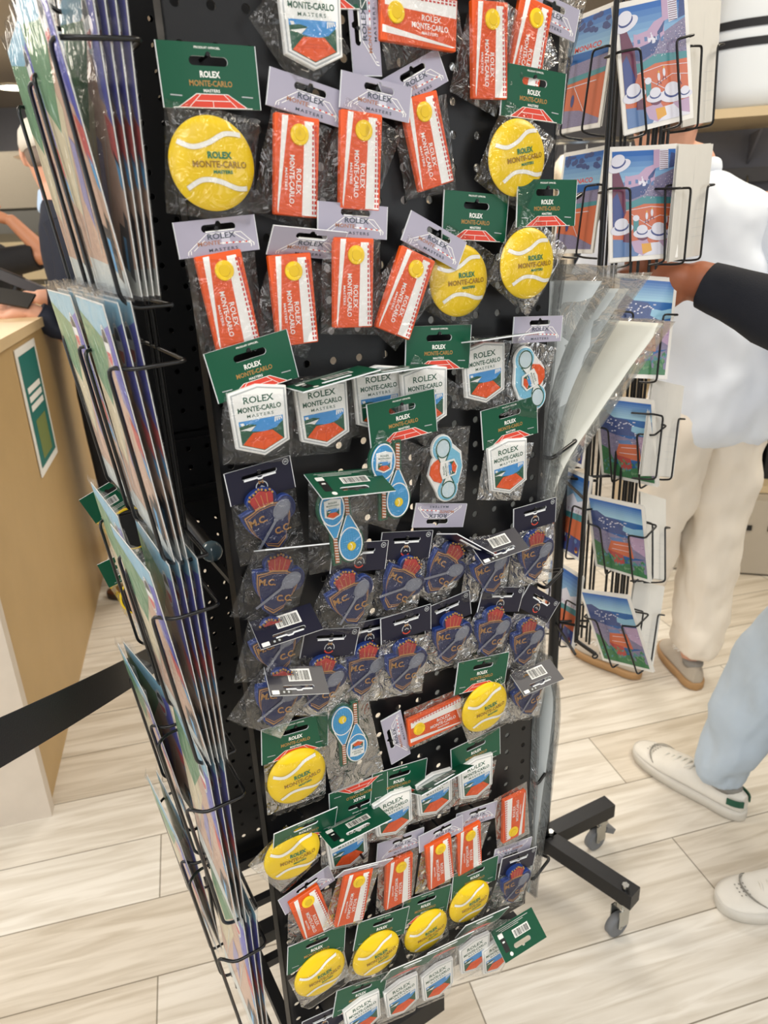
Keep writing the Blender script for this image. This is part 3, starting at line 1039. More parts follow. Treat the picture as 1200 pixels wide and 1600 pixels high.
def bag_mesh(w0, w1, L, bulge, seed, mw_, mh_, my):
    """clear pouch hanging down from y=0; raised over the magnet"""
    rr = random.Random(seed)
    b = MB(.001)
    NX, NY = 12, 16
    fr = []
    for j in range(NY + 1):
        v = j / NY
        row = []
        for i in range(NX + 1):
            u_ = i / NX * 2 - 1
            w = (w0 + (w1 - w0) * v) / 2
            wob = 1 + .03 * math.sin(v * 9 + seed) * (1 if i in (0, NX) else .4)
            x = u_ * w * wob
            y = -v * L - (.6 * math.sin(u_ * 5 + seed) if j == NY else 0)
            d = max(abs(x) / (mw_ * .58), abs(y + my) / (mh_ * .56))
            h = bulge * max(0, min(1, 1.9 - d)) if d > .9 else bulge
            edge = min(1, (1 - abs(u_)) * 5)
            cr_ = noise.noise(Vector((x * .12 + seed * 7, y * .1, seed))) * 3.2
            z = .6 + edge * (h + (cr_ if d > 1 else abs(cr_) * .35)) * (1 if 0 < j < NY else .1)
            row.append((x, y, max(.3, z)))
        fr.append(row)
    vs = [p for row in fr for p in row]
    n = NX + 1
    fs = [(j * n + i, (j + 1) * n + i, (j + 1) * n + i + 1, j * n + i + 1) for j in range(NY) for i in range(NX)]
    b.add(vs, fs, BAG, True)
    bk = [fr[0][0], fr[0][-1], fr[-1][-1], fr[-1][0]]
    b.add([(p[0], p[1], .1) for p in bk], [(0, 1, 2, 3)], BAG)
    return b.mesh('bag')
HD = {'g': (fixback(hdr_green()).mesh('header_card'), 39), 'p': (fixback(hdr_grey()).mesh('header_card'), 24.5), 'n': (fixback(hdr_navy()).mesh('header_card'), 28.5)}
MG = {'ball': mg_ball().mesh('ball_magnet'), 'court': mg_court().mesh('court_magnet'), 'badge': mg_badge().mesh('badge_magnet'),
      'rackets': mg_rackets().mesh('rackets_magnet'), 'mini': mg_mini().mesh('racket_badge_magnet'), 'crest': mg_crest().mesh('crest_magnet')}
HDR_OF = {'ball': 'g', 'court': 'p', 'badge': 'g', 'rackets': 'g', 'mini': 'p', 'crest': 'n'}
DIM = {'ball': (60, 60, 33), 'court': (36, 68, 38), 'badge': (49, 58, 33), 'rackets': (44, 76, 42), 'mini': (42, 64, 36), 'crest': (46, 56, 34)}
BW = {'ball': (66, 62, 9.4), 'court': (52, 52, 6.2), 'badge': (60, 58, 6.2), 'rackets': (60, 58, 7), 'mini': (54, 52, 6.4), 'crest': (56, 62, 8.6)}
EXT = {'ball': 36, 'court': 40, 'badge': 36, 'rackets': 43, 'mini': 40, 'crest': 36}
BAGS = {}
for kk in DIM:
    w, h, my = DIM[kk]
    BAGS[kk] = [bag_mesh(BW[kk][0], BW[kk][1], my + EXT[kk], BW[kk][2], s_ + 1, w, h, my) for s_ in range(4)]
PART = {'ball': 'ball_magnet', 'court': 'court_magnet', 'badge': 'badge_magnet', 'rackets': 'rackets_magnet', 'mini': 'racket_badge_magnet', 'crest': 'crest_magnet'}
GRP = {'ball': 'tennis ball magnets on the pegboard', 'court': 'orange court magnets on the pegboard', 'badge': 'white badge magnets on the pegboard',
       'rackets': 'blue racket magnets on the pegboard', 'mini': 'small racket and badge magnets on the pegboard', 'crest': 'navy crest magnets on the pegboard'}
CNT = [0]
def packet(kind, TL, TR, mc, off, label, fold=0, ma=None, hinge=False, back=False):
    off = -off / 1000.0
    hk, hh_ = HD[HDR_OF[kind]]
    hh_ = hh_ / 1000
    a0, z0 = plane(*TL, off); a1, z1 = plane(*TR, off)
    ang = math.atan2(z1 - z0, a1 - a0)
    ca, za = (a0 + a1) / 2, (z0 + z1) / 2
    if back:
        ang = math.atan2(z1 - z0, a1 - a0)
    upx, upy = -math.sin(ang), math.cos(ang)
    if not hinge:
        k_ = math.cos(math.radians(fold)) if fold < 85 else 1
        ca -= upx * hh_ * k_; za -= upy * hh_ * k_
    am, zm = plane(*mc, off - .004)
    root = empty('magnet_packet', Matrix.Translation(W(ca, off, za)) @ BM)
    tag(root, label, 'magnet packet', GRP[kind])
    h = link(hk, 'header_card', root, Matrix.Rotation(ang, 4, 'Z') @ R(fold, 'X') @ (R(180, 'Y') if back else Matrix()))
    dx, dy = am - ca, zm - za
    d = math.hypot(dx, dy)
    ba = math.atan2(dx, -dy)
    mang = math.radians(ma) if ma is not None else ba
    link(MG[kind], PART[kind], root, T(dx, dy, .0008) @ Matrix.Rotation(mang, 4, 'Z'))
    w, hm, my = DIM[kind]
    bg = link(BAGS[kind][CNT[0] % 4], 'bag', root, Matrix.Rotation(ba, 4, 'Z') @ Matrix.Diagonal((1, (d * 1000 + EXT[kind]) / (my + EXT[kind]), 1, 1)))
    CNT[0] += 1
    # peg of the board that carries the card
    if not back and fold < 40:
        hx, hy = ca + upx * (hh_ - .0065), za + upy * (hh_ - .0065)
        b = MB(); b.tube([L3(hx, .0, hy), L3(hx, off - .002, hy)], .0015, BLACK, 8)
        b.build('peg', stand)
    return root
YB = 'yellow ball magnet packet, '
CT = 'orange court magnet packet, '
BD = 'white badge magnet packet, '
CB = 'navy crest magnet packet, '
PK = [
 ('ball', (241, 62), (397, 73), (333, 256), 16, YB + 'largest looking one, alone at the upper corner by the wire rack', dict(ma=-1)),
 ('court', (745, -62), (815, -57), (765, 80), 16, CT + 'upright at the very top, beside the tilted top one', dict(ma=1)),
 ('court', (825, -22), (902, 15), (826, 74), 12, CT + 'tilted, at the very top above the poster side balls', dict(ma=-12)),
 ('ball', (790, 98), (880, 115), (810, 247), 18, YB + 'upper of the pair by the bagged posters', dict(ma=9)),
 ('court', (550, 99), (541, -12), (655, 31), 14, CT + 'lying sideways at the very top with its card at one end', dict(ma=87)),
 ('badge', (447, -92), (543, -86), (487, 36), 14, BD + 'cut off by the top of the picture', dict(ma=1)),
 ('court', (597, 124), (674, 80), (668, 222), 12, CT + 'third of the first full court row, leaning, its card twisted', dict(ma=14)),
 ('court', (421, 104), (540, 145), (463, 261), 16, CT + 'first of the first full court row, beside the largest ball', dict(ma=-6)),
 ('court', (531, 109), (644, 138), (563, 253), 20, CT + 'second of the first full court row, under a slanting card', dict(ma=-5)),
 ('court', (270, 348), (395, 335), (357, 470), 16, CT + 'first of the second court row, directly under the largest ball', dict(ma=7)),
 ('court', (416, 352), (530, 363), (459, 469), 16, CT + 'second of the second court row, its card bent forward', dict(ma=1, fold=35)),
 ('court', (500, 314), (601, 323), (552, 443), 24, CT + 'third of the second court row, standing straight', dict(ma=-4)),
 ('ball', (690, 296), (797, 306), (719, 439), 14, YB + 'half behind a slanting grey card', dict(ma=2)),
 ('court', (641, 328), (729, 379), (633, 459), 24, CT + 'strongly tilted one covering part of a ball', dict(ma=-24)),
 ('ball', (810, 280), (899, 281), (826, 412), 24, YB + 'lower of the pair by the bagged posters', dict(ma=2)),
 ('badge', (325, 551), (440, 516), (407, 656), 24, BD + 'first of the upper badge row, by the wire rack', dict(ma=1)),
 ('badge', (455, 601), (550, 574), (505, 646), 16, BD + 'second of the upper badge row, its card folded flat', dict(ma=2, fold=87, hinge=True)),
 ('badge', (556, 582), (628, 571), (592, 622), 14, BD + 'third of the upper badge row, overlapped by a racket card', dict(ma=1, fold=84, hinge=True)),
 ('badge', (639, 510), (731, 507), (664, 621), 20, BD + 'fourth of the upper badge row, its card upright', dict(ma=1)),
 ('badge', (722, 534), (799, 523), (757, 582), 14, BD + 'fifth of the upper badge row, its card seen edge-on', dict(ma=3, fold=81, hinge=True)),
 ('mini', (804, 495), (877, 493), (827, 592), 14, 'small racket and badge magnet packet, grey card on top, beside the bagged posters', dict(ma=4)),
 ('badge', (756, 641), (832, 619), (794, 729), 18, BD + 'alone below the upper badge row near the bagged posters', dict(ma=4)),
 ('rackets', (581, 630), (669, 609), (610, 751), 30, 'blue racket pair magnet packet with its green card upright, middle of the board', dict(ma=-6)),
 ('mini', (723, 823), (642, 824), (698, 733), 14, 'small racket and badge magnet packet hanging upside down, grey card at its foot', dict(ma=168)),
 ('rackets', (482, 740), (580, 731), (533, 822), 22, 'blue racket pair magnet packet under a folded green barcode card', dict(ma=-2, fold=106, hinge=True)),
 ('crest', (348, 741), (453, 711), (420, 812), 18, CB + 'topmost by the wire rack, card upright', dict(ma=12)),
 ('crest', (803, 795), (867, 777), (835, 868), 16, CB + 'topmost by the bagged posters', dict(ma=-2)),
 ('crest', (593, 832), (679, 828), (625, 912), 14, CB + 'first crest row, turned on its side under an upright card', dict(ma=-38)),
 ('crest', (676, 830), (748, 868), (692, 888), 12, CB + 'first crest row, on its side with the card edge-on', dict(ma=-42, fold=70, hinge=True)),
 ('crest', (733, 848), (803, 824), (765, 890), 18, CB + 'first crest row, under a folded barcode card', dict(ma=8, fold=122, hinge=True)),
 ('crest', (519, 850), (607, 844), (546, 934), 20, CB + 'first crest row, tipped, just below the folded green barcode card', dict(ma=10)),
 ('crest', (400, 860), (490, 851), (431, 914), 16, CB + 'second down by the wire rack, card edge-on', dict(ma=-14, fold=68, hinge=True)),
 ('crest', (389, 972), (485, 942), (430, 1010), 22, CB + 'by the wire rack, under the upper of two stacked barcode cards', dict(ma=6, fold=122, hinge=True)),
 ('crest', (660, 952), (732, 922), (703, 997), 18, CB + 'above and beside the single ball, fourth along from the barcode cards', dict(ma=-10)),
 ('crest', (750, 917), (823, 917), (767, 987), 20, CB + 'next to the crest with the slanting card, own card level', dict(ma=-12)),
 ('crest', (829, 913), (872, 939), (821, 1003), 16, CB + 'second crest row, slanting card by the bagged posters', dict(ma=-8)),
 ('crest', (607, 963), (660, 947), (631, 1040), 22, CB + 'second crest row, above the sideways court packet', dict(ma=-10)),
 ('crest', (546, 976), (608, 962), (569, 1046), 14, CB + 'second crest row, partly behind its neighbour with a level card', dict(ma=-14)),
 ('crest', (475, 984), (562, 980), (502, 1068), 20, CB + 'second crest row, level card, beside the lower barcode card', dict(ma=-14)),
 ('crest', (414, 1042), (502, 1040), (433, 1090), 28, CB + 'by the wire rack, under the lower of two stacked barcode cards', dict(ma=-16, fold=122, hinge=True)),
 ('crest', (797, 1054), (859, 1029), (824, 1084), 22, CB + 'under a barcode card by the bagged posters, beside a ball', dict(ma=10, fold=118, hinge=True)),
 ('ball', (711, 1036), (799, 1017), (759, 1106), 26, YB + 'alone directly below the crest rows', dict(ma=5)),
 ('court', (612, 1198), (593, 1122), (680, 1127), 16, CT + 'lying sideways in the lower half, beside a single ball', dict(ma=93)),
 ('ball', (409, 1140), (511, 1111), (465, 1214), 18, YB + 'lower half, by the wire rack, card upright', dict(ma=3)),
 ('rackets', (599, 1253), (522, 1285), (546, 1147), 18, 'blue racket pair magnet packet hanging upside down above its green card', dict(ma=175)),
 ('ball', (430, 1286), (510, 1252), (458, 1336), 16, YB + 'lower half, by the wire rack, card tipped forward', dict(fold=18, ma=-2)),
 ('badge', (708, 1169), (776, 1137), (744, 1215), 18, BD + 'highest of the lower badges', dict(ma=2)),
 ('badge', (649, 1232), (708, 1199), (679, 1240), 16, BD + 'lower half, card tipped flat, beside the highest lower badge', dict(ma=2, fold=55, hinge=True)),
 ('badge', (593, 1206), (656, 1187), (615, 1271), 18, BD + 'lower half, beside the upside down racket card', dict(ma=2)),
 ('badge', (505, 1294), (577, 1259), (543, 1322), 14, BD + 'lower half, half hidden by a folded barcode card', dict(ma=2, fold=76, hinge=True)),
 ('court', (826, 1331), (768, 1352), (803, 1276), 16, CT + 'upside down, near the foot of the bagged posters', dict(ma=180)),
 ('court', (721, 1269), (769, 1253), (733, 1326), 16, CT + 'first full-size one beside the upside down court packet', dict(ma=2)),
 ('court', (657, 1305), (719, 1274), (687, 1347), 20, CT + 'middle of the three upright ones in the lower rows', dict(ma=3)),
 ('court', (596, 1316), (656, 1294), (623, 1377), 16, CT + 'beside the tilted folded card one, lower rows', dict(ma=-4)),
 ('court', (520, 1372), (602, 1351), (553, 1402), 24, CT + 'its card folded flat, leaning, lower rows', dict(ma=-14, fold=33, hinge=True)),
 ('court', (436, 1405), (511, 1353), (487, 1428), 16, CT + 'tilted one at the lower corner by the wire rack', dict(ma=12)),
 ('crest', (783, 1342), (839, 1322), (803, 1381), 22, CB + 'lowest by the bagged posters, under the upside down court packet', dict(ma=-8)),
 ('ball', (707, 1366), (779, 1335), (735, 1410), 18, YB + 'bottom ball row, the one nearest the spinner base', dict(ma=4)),
 ('ball', (634, 1406), (701, 1382), (667, 1456), 18, YB + 'bottom ball row, third from the wire rack', dict(ma=4)),
 ('ball', (555, 1443), (643, 1414), (589, 1491), 22, YB + 'bottom ball row, second from the wire rack', dict(ma=4)),
 ('ball', (448, 1480), (541, 1441), (501, 1522), 22, YB + 'bottom ball row, first from the wire rack', dict(ma=4)),
 ('badge', (773, 1452), (824, 1421), (776, 1492), 20, BD + 'bottom row, its card hanging forward clear of the board, barcode showing', dict(ma=2, fold=126, hinge=True)),
 ('badge', (716, 1463), (772, 1438), (742, 1491), 18, BD + 'bottom row, fourth from the wire rack', dict(ma=2, fold=24, hinge=True)),
 ('badge', (662, 1502), (716, 1476), (684, 1532), 20, BD + 'bottom row, third from the wire rack', dict(ma=2, fold=25, hinge=True)),
 ('badge', (603, 1530), (660, 1506), (628, 1557), 20, BD + 'bottom row, second from the wire rack', dict(ma=2, fold=25, hinge=True)),
 ('badge', (531, 1546), (601, 1519), (567, 1585), 20, BD + 'bottom row, first from the wire rack, under an upright card', dict(ma=2)),
 ('crest', (473, 1596), (541, 1565), (502, 1640), 16, CB + 'cut off by the bottom of the picture', dict(ma=0)),
]
for kind, tl, tr_, mc, off, lab, kw in PK:
    packet(kind, tl, tr_, mc, off, lab, **kw)
# two packets hanging on the far side of the stand, seen from behind
def rear_packet(mcx, mcy, n, lab, deg):
    a, z = plane(mcx, mcy, n)
    root = empty('magnet_packet', Matrix.Translation(W(a, n, z)) @ BM @ R(deg, 'Z') @ R(180, 'Y'))
    tag(root, lab, 'magnet packet', 'packets on the far side of the stand')
    link(HD['g'][0], 'header_card', root, T(0, .033, 0))
    link(MG['ball'], 'ball_magnet', root)
    link(BAGS['ball'][1], 'bag', root, T(0, .033, 0))
rear_packet(207, 826, .40, 'ball magnet packet seen from behind beyond the wire rack, green card with barcode', 22)
rear_packet(222, 930, .42, 'ball magnet packet seen from behind, lower one beyond the wire rack', 14)

# ================================================================== SLEEVED PRINTS IN THE LEFT RACK
SKYP = mat('poster_sky', '8fc4dc', .35)
SKYP2 = mat('poster_pale', 'd9dcd6', .4)
TAN = mat('poster_clay', 'd2b09a', .4, var=.12, vscale=45)
TAN2 = mat('poster_sand', 'ddcfae', .4, var=.12, vscale=45)
PGR = mat('poster_green', '6f9a72', .4, var=.3, vscale=60)
PVIO = mat('poster_violet', '5d62c4', .35)
PVIO2 = mat('poster_lilac', '9c95bd', .4)
PRED = mat('poster_red', 'd9635f', .4)
PBL = mat('poster_blue', '5aaee0', .4)
PDK = mat('poster_dark', '2c2c34', .4)
CARDB = mat('backing_board_grey', '8e9296', .7)
def print_mesh():
    """poster sheet 118 x 176 mm, origin at the bottom centre, facing +z"""
    b = MB(.001)
    w, h = 59, 178
    b.prism([(-w, 0), (w, 0), (w, h), (-w, h)], 0, .5, WHITE)
    z = .65
    b.flat([(-w + 1, 1), (w - 1, 1), (w - 1, h - 1), (-w + 1, h - 1)], z, TAN)
    b.flat([(-w + 1, 150), (w - 1, 158), (w - 1, h - 1), (-w + 1, h - 1)], z + .1, SKYP)
    b.flat([(-w + 1, 120), (-20, 100), (30, 152), (-w + 1, 168)], z + .2, PGR)
    b.flat([(-w + 1, 60), (-30, 50), (10, 110), (-10, 132), (-w + 1, 128)], z + .15, TAN2)
    b.flat([(w - 26, 160), (w - 1, 165), (w - 1, 94), (w - 10, 101), (w - 21, 130)], z + .25, PVIO)
    b.flat([(w - 20, 12), (w - 8, 8), (w - 4, 44), (w - 12, 50)], z + .3, PDK)
    b.flat([(w - 26, 16), (w - 20, 14), (w - 16, 34), (w - 24, 36)], z + .32, PBL)
    b.flat([(w - 30, 158), (w - 21, 158), (w - 12, 106), (w - 24, 112)], z + .22, PVIO2)
    b.flat([(w - 20, 104), (w - 1, 94), (w - 1, 72), (w - 16, 82)], z + .25, PRED)
    b.flat([(w - 12, 83), (w - 1, 75), (w - 1, 60), (w - 6, 64)], z + .25, PBL)
    b.flat([(-w + 1, 1), (w - 1, 1), (w - 1, 16), (-w + 1, 24)], z + .2, SKYP2)
    b.flat([(20, 18), (40, 14), (46, 40), (30, 44)], z + .3, PDK)
    b.flat([(-10, 60), (4, 40), (16, 90), (2, 96)], z + .3, PVIO2)
    b.strip([(-40, 30), (-8, 100)], 1.4, z + .35, SKYP2)
    b.strip([(0, 26), (30, 92)], 1.4, z + .35, SKYP2)
    # oval emblem
    ox, oy = 33, 149
    b.flat(ell(ox, oy, 11, 15, 30), z + .4, WHITE)
    b.flat([ell(ox, oy, 10, 14, 30), ell(ox, oy, 9.2, 13.2, 30)[::-1]], z + .5, PGREYRIM)
    b.flat([(ox + 8 * math.cos(math.radians(a)), oy + 1.5 + 10.5 * math.sin(math.radians(a))) for a in range(10, 171, 16)], z + .5, PDK)
    b.flat([(ox + 8 * math.cos(math.radians(a)), oy - 1.5 + 10.5 * math.sin(math.radians(a))) for a in range(190, 351, 16)], z + .5, PRED)
    b.v = [(x * 1.08, y * 1.115, z) for x, y, z in b.v]
    return b.mesh('print')
def sleeve_mesh(seed):
    b = MB(.001)
    NX, NY = 8, 16
    vs = []
    w, h = 67.5, 210
    for s_ in (0, 1):
        for j in range(NY + 1):
            for i in range(NX + 1):
                x = -w + 2 * w * i / NX; y = -3 + h * j / NY
                e_ = 0 if i in (0, NX) else 1
                nzv = noise.noise(Vector((x * .03, y * .03, seed + s_ * 9))) * 1.2
                z = (1.5 + abs(nzv)) * e_ + .4 if s_ else (-.7 - abs(nzv)) * e_
                if j == NY:
                    z += 2.5 * math.sin(x * .12 + seed)
                    y += 2.5 * noise.noise(Vector((x * .1, seed, 0)))
                vs.append((x, y, z))
    n = NX + 1; m_ = n * (NY + 1)
    fs = [(j * n + i, j * n + i + 1, (j + 1) * n + i + 1, (j + 1) * n + i) for j in range(NY) for i in range(NX)]
    fs += [tuple(m_ + k_ for k_ in f) for f in fs]
    b.add(vs, fs, SLEEVE, True)
    return b.mesh('sleeve')
PRM = print_mesh()
SLV = [sleeve_mesh(k_) for k_ in range(3)]
# facing the outside of the rack: local x = -N, y = up, z = -U
PF = Matrix(((-N.x, 0, -U.x, 0), (-N.y, 0, -U.y, 0), (0, 1, 0, 0), (0, 0, 0, 1)))
ordn = ['front', 'second', 'third', 'rear', 'rearmost']
rown = ['top', 'second', 'third', 'fourth', 'fifth', 'lowest']
def sheet(a, n, z, lean, yaw, label, side=0):
    root = empty('sleeved_print', Matrix.Translation(W(a, n, z)) @ PF @ R(yaw, 'Y') @ R(lean, 'X') @ R(side, 'Z'))
    tag(root, label, 'print', 'sleeved prints in the wire rack')
    link(PRM, 'print', root)
    link(SLV[random.randrange(3)], 'sleeve', root)
# (row, column) -> list of (bottom a, lean deg outward, yaw, side roll)
LAY = {
 (0, 0): [(-.383, 3.5, 0, 0), (-.375, 2, 0, 0)], (0, 1): [(-.383, 4, 0, 0)],
 (1, 0): [(-.388, 7.0, 0, 0), (-.3815, .5, 0, 0), (-.3775, -.4, 0, 0), (-.3735, -1.2, 0, 0), (-.3695, -2, 0, 0)], (1, 1): [(-.386, 6.5, 0, 0), (-.382, 4, 0, 0), (-.374, .5, 0, 0)],
 (2, 0): [(-.388, 5.8, 0, 0), (-.3835, 4.6, 1, 0), (-.379, 3.4, 1, 0)], (2, 1): [(-.3885, 7, 2, 0), (-.384, 5.6, 2, 0), (-.380, 4.2, 2, 0), (-.376, 2.8, 2, 0)],
 (3, 0): [(-.388, 6.8, 3, 0), (-.3815, 3.2, 0, 0), (-.3775, 2.2, 0, 0), (-.3735, 1.2, 0, 0), (-.3695, .2, 0, 0)], (3, 1): [(-.387, 6, 2, 0)],
 (4, 0): [(-.3835, 1.4, 0, 0), (-.379, .6, 0, 0), (-.3745, -.4, 0, 0)], (4, 1): [(-.388, 7.2, 2, 0), (-.383, 5, 8, 0)],
 (5, 0): [(-.3775, 0, 0, 0), (-.3735, -.8, 0, 0), (-.3695, -1.6, 0, 0)], (5, 1): [(-.386, 6.5, 3, 0), (-.381, 4.5, 3, 0)],
}
for (r_, c_), lst in LAY.items():
    n0, n1 = COLS[c_]
    for k_, (a, ln, yw, sd) in enumerate(lst):
        pos = ordn[k_] if len(lst) > 1 else 'single'
        sheet(a, (n0 + n1) / 2, ROWS[r_] - .154, ln, yw, '%s sleeved print in the %s pocket of the %s column of the wire rack' % (pos, rown[r_], 'near' if c_ == 0 else 'far'), sd)

# ================================================================== BAGGED POSTERS ON THE RIGHT SIDE
PGREY = mat('poster_back_grey', 'b9c0c2', .6)
PCREAM = mat('poster_back_cream', 'dedfd6', .6)
def curved(profile, n0, n1, m, th=.0006, wob=0.0, taper=0.0):
    """sheet following a profile in the (a,z) plane, spread along n"""
    b = MB()
    P = [Vector((p[0], 0, p[1])) for p in profile]
    # smooth profile
    pts = []
    for i in range(len(P) - 1):
        p0 = P[max(0, i - 1)]; p1 = P[i]; p2 = P[i + 1]; p3 = P[min(len(P) - 1, i + 2)]
        for k_ in range(6):
            t_ = k_ / 6
            pts.append(.5 * ((2 * p1) + (p2 - p0) * t_ + (2 * p0 - 5 * p1 + 4 * p2 - p3) * t_ ** 2 + (3 * p1 - p0 - 3 * p2 + p3) * t_ ** 3))
    pts.append(P[-1])
    NN = 10
    vs = []
    for i, p in enumerate(pts):
        f = i / (len(pts) - 1)
        for j in range(NN + 1):
            g = j / NN
            n = n0 + (n1 - n0) * g
            w_ = wob * noise.noise(Vector((p.x * 40, n * 45, p.z * 12)))
            vs.append(L3(p.x + w_ - taper * g * f, n, p.z + w_ * .4))
    k1 = NN + 1
    fs = [(i * k1 + j, i * k1 + j + 1, (i + 1) * k1 + j + 1, (i + 1) * k1 + j) for i in range(len(pts) - 1) for j in range(NN)]
    b.add(vs, fs, m, True)
    return b
def poster(label, prof, n0, n1, m, off=.0, bag=True, taper=.0, bagext=.02):
    root = empty('bagged_poster', SM)
    tag(root, label, 'poster', 'bagged posters on the right side of the stand')
    b = curved(prof, n0, n1, m, taper=taper)
    o = b.build('backing_sheet', root)
    md = o.modifiers.new('thickness', 'SOLIDIFY'); md.thickness = .0009
    if bag:
        p2 = [(a + .004, z) for a, z in prof]
        d = Vector((p2[-1][0] - p2[-2][0], p2[-1][1] - p2[-2][1])).normalized() * bagext
        p2.append((p2[-1][0] + d.x, p2[-1][1] + d.y))
        curved(p2, n0 - .012, n1 + .01, WRAP, wob=.006, taper=taper).build('bag', root)
        p3 = [(a - .003, z) for a, z in p2]
        curved(p3, n0 - .012, n1 + .01, WRAP, wob=.005, taper=taper).build('bag', root)
def pxprof(pts, n=0.0):
    return [plane(x, y, n) for x, y in pts]
poster('cream backed poster in clear film bending furthest out from the stand', pxprof([(838, 880), (856, 800), (885, 725), (930, 655), (985, 575), (1036, 506)]), .0, .10, PCREAM, taper=.02, bagext=.004)
poster('grey backed poster in crinkled film, curling out beside the cream one', pxprof([(836, 880), (850, 790), (868, 700), (895, 610), (935, 530), (985, 452)]), .002, .16, PGREY, taper=.05)
poster('grey backed poster in film, nearest the pegboard edge at middle height', pxprof([(834, 890), (842, 780), (855, 680), (872, 590), (905, 510), (945, 440)]), .004, .20, PGREY, taper=.05)
poster('inner grey backed poster in film beside the pegboard edge at middle height', pxprof([(832, 900), (838, 780), (845, 660), (855, 560), (868, 440)]), .004, .22, PGREY, taper=.0)
poster('grey backed poster in film standing straight beside the lower ball of the pair', pxprof([(845, 560), (850, 440), (858, 330), (862, 250)]), .03, .24, PGREY, taper=.0, bagext=.1)
poster('clear bagged poster at the very top of the stand with a loose film edge', pxprof([(862, 260), (872, 180), (884, 100), (905, 20), (925, -60)]), .01, .2, WRAP, taper=.02)
poster('grey backed poster in film bulging low down beside the pegboard edge', pxprof([(827, 1395), (838, 1310), (850, 1225), (860, 1150), (864, 1090), (852, 1040)]), .0, .2, PGREY, taper=.01)
poster('inner grey backed poster low down, tucked against the pegboard edge', pxprof([(826, 1330), (828, 1250), (832, 1150), (838, 1050), (840, 960)]), .004, .23, PGREY)

# ================================================================== POSTCARD SPINNER
JP = (.337, .311)
SPM = Matrix.Translation(W(JP[0], JP[1], 0)) @ STAND_ROT
sp = empty('postcard_spinner', SPM)
tag(sp, 'black wire postcard spinner on a wheeled cross base beside the pegboard stand', 'spinner')
def SL(a, n, z):       # stand coordinates to spinner-local
    return (a - JP[0], n - JP[1], z)
def spbar(name, p, q_, r, sq=False, m=BLACK, parent=sp):
    b = MB()
    p, q_ = Vector(SL(*p)), Vector(SL(*q_))
    if sq:
        d = (q_ - p); z = d.normalized(); y = Vector((0, 0, 1)) if abs(z.z) < .9 else Vector((0, 1, 0)); x = y.cross(z)
        b.box((p + q_) / 2, (r * 2, r * 2, d.length), m, Matrix((x, y, z)).transposed())
    else:
        b.tube([p, q_], r, m, 12)
    return b.build(name, parent)
spbar('pole', (*JP, .06), (*JP, 1.16), .010)
LEGS = [((.337, .311), (.52, .305)), ((.337, .311), (.385, .108)), ((.337, .311), (.16, .325)), ((.337, .311), (.30, .50))]
for (p, q_) in LEGS:
    lg = spbar('base_leg', (*p, .10), (*q_, .10), .0165, True)
    d = Vector((q_[0] - p[0], q_[1] - p[1])).normalized()
    ex, ey = q_[0] - d.x * .022, q_[1] - d.y * .022
    b = MB()
    # caster: plate, fork, wheel
    c = Vector(SL(ex, ey, 0))
    b.tube([c + Vector((0, 0, .081)), c + Vector((0, 0, .070))], .016, CHROME, 16)
    for s_ in (-1, 1):
        b.box(c + Vector((-.008, s_ * .011, .047)), (.026, .002, .044), CHROME)
    if q_[0] > .5:
        b.box(c + Vector((.020, 0, .040)), (.030, .026, .012), RUBBER, Matrix.Rotation(.6, 3, 'Y'))
    b.build('caster_fork', lg)
    b = MB()
    wc = c + Vector((-.014, 0, .0245))
    b.tube([wc + Vector((0, -.0085, 0)), wc + Vector((0, -.0075, 0)), wc + Vector((0, .0075, 0)), wc + Vector((0, .0085, 0))], [.021, .0245, .0245, .021], RUBBER, 24)
    b.tube([wc + Vector((0, -.012, 0)), wc + Vector((0, .012, 0))], .004, CHROME, 10)
    b.build('caster_wheel', lg)
b = MB(); c = Vector(SL(.352, .30, .1)); b.tube([c + Vector((-.008, .0, .018)), c + Vector((-.008, 0, .026))], .007, CHROME, 6); b.build('bolt', sp)
b = MB(); c = Vector(SL(.375, .125, .1)); b.tube([c + Vector((0, .0, .018)), c + Vector((0, 0, .026))], .007, CHROME, 6); b.build('bolt', sp)
def cam_up_wire(name, pts, r=.0024, fil=.008):
    b = MB(); b.tube(fillet([SL(*p) for p in pts], fil), r, WIRE, 8); return b.build(name, sp)
def sn(P):
    d = P - Vector((O.x, O.y, 0)); return (d.dot(U), d.dot(N), P.z)
def atR(px, py, Rr):
    d = cam_ray(px, py); return CAMP + d * (Rr / math.hypot(d.x, d.y))
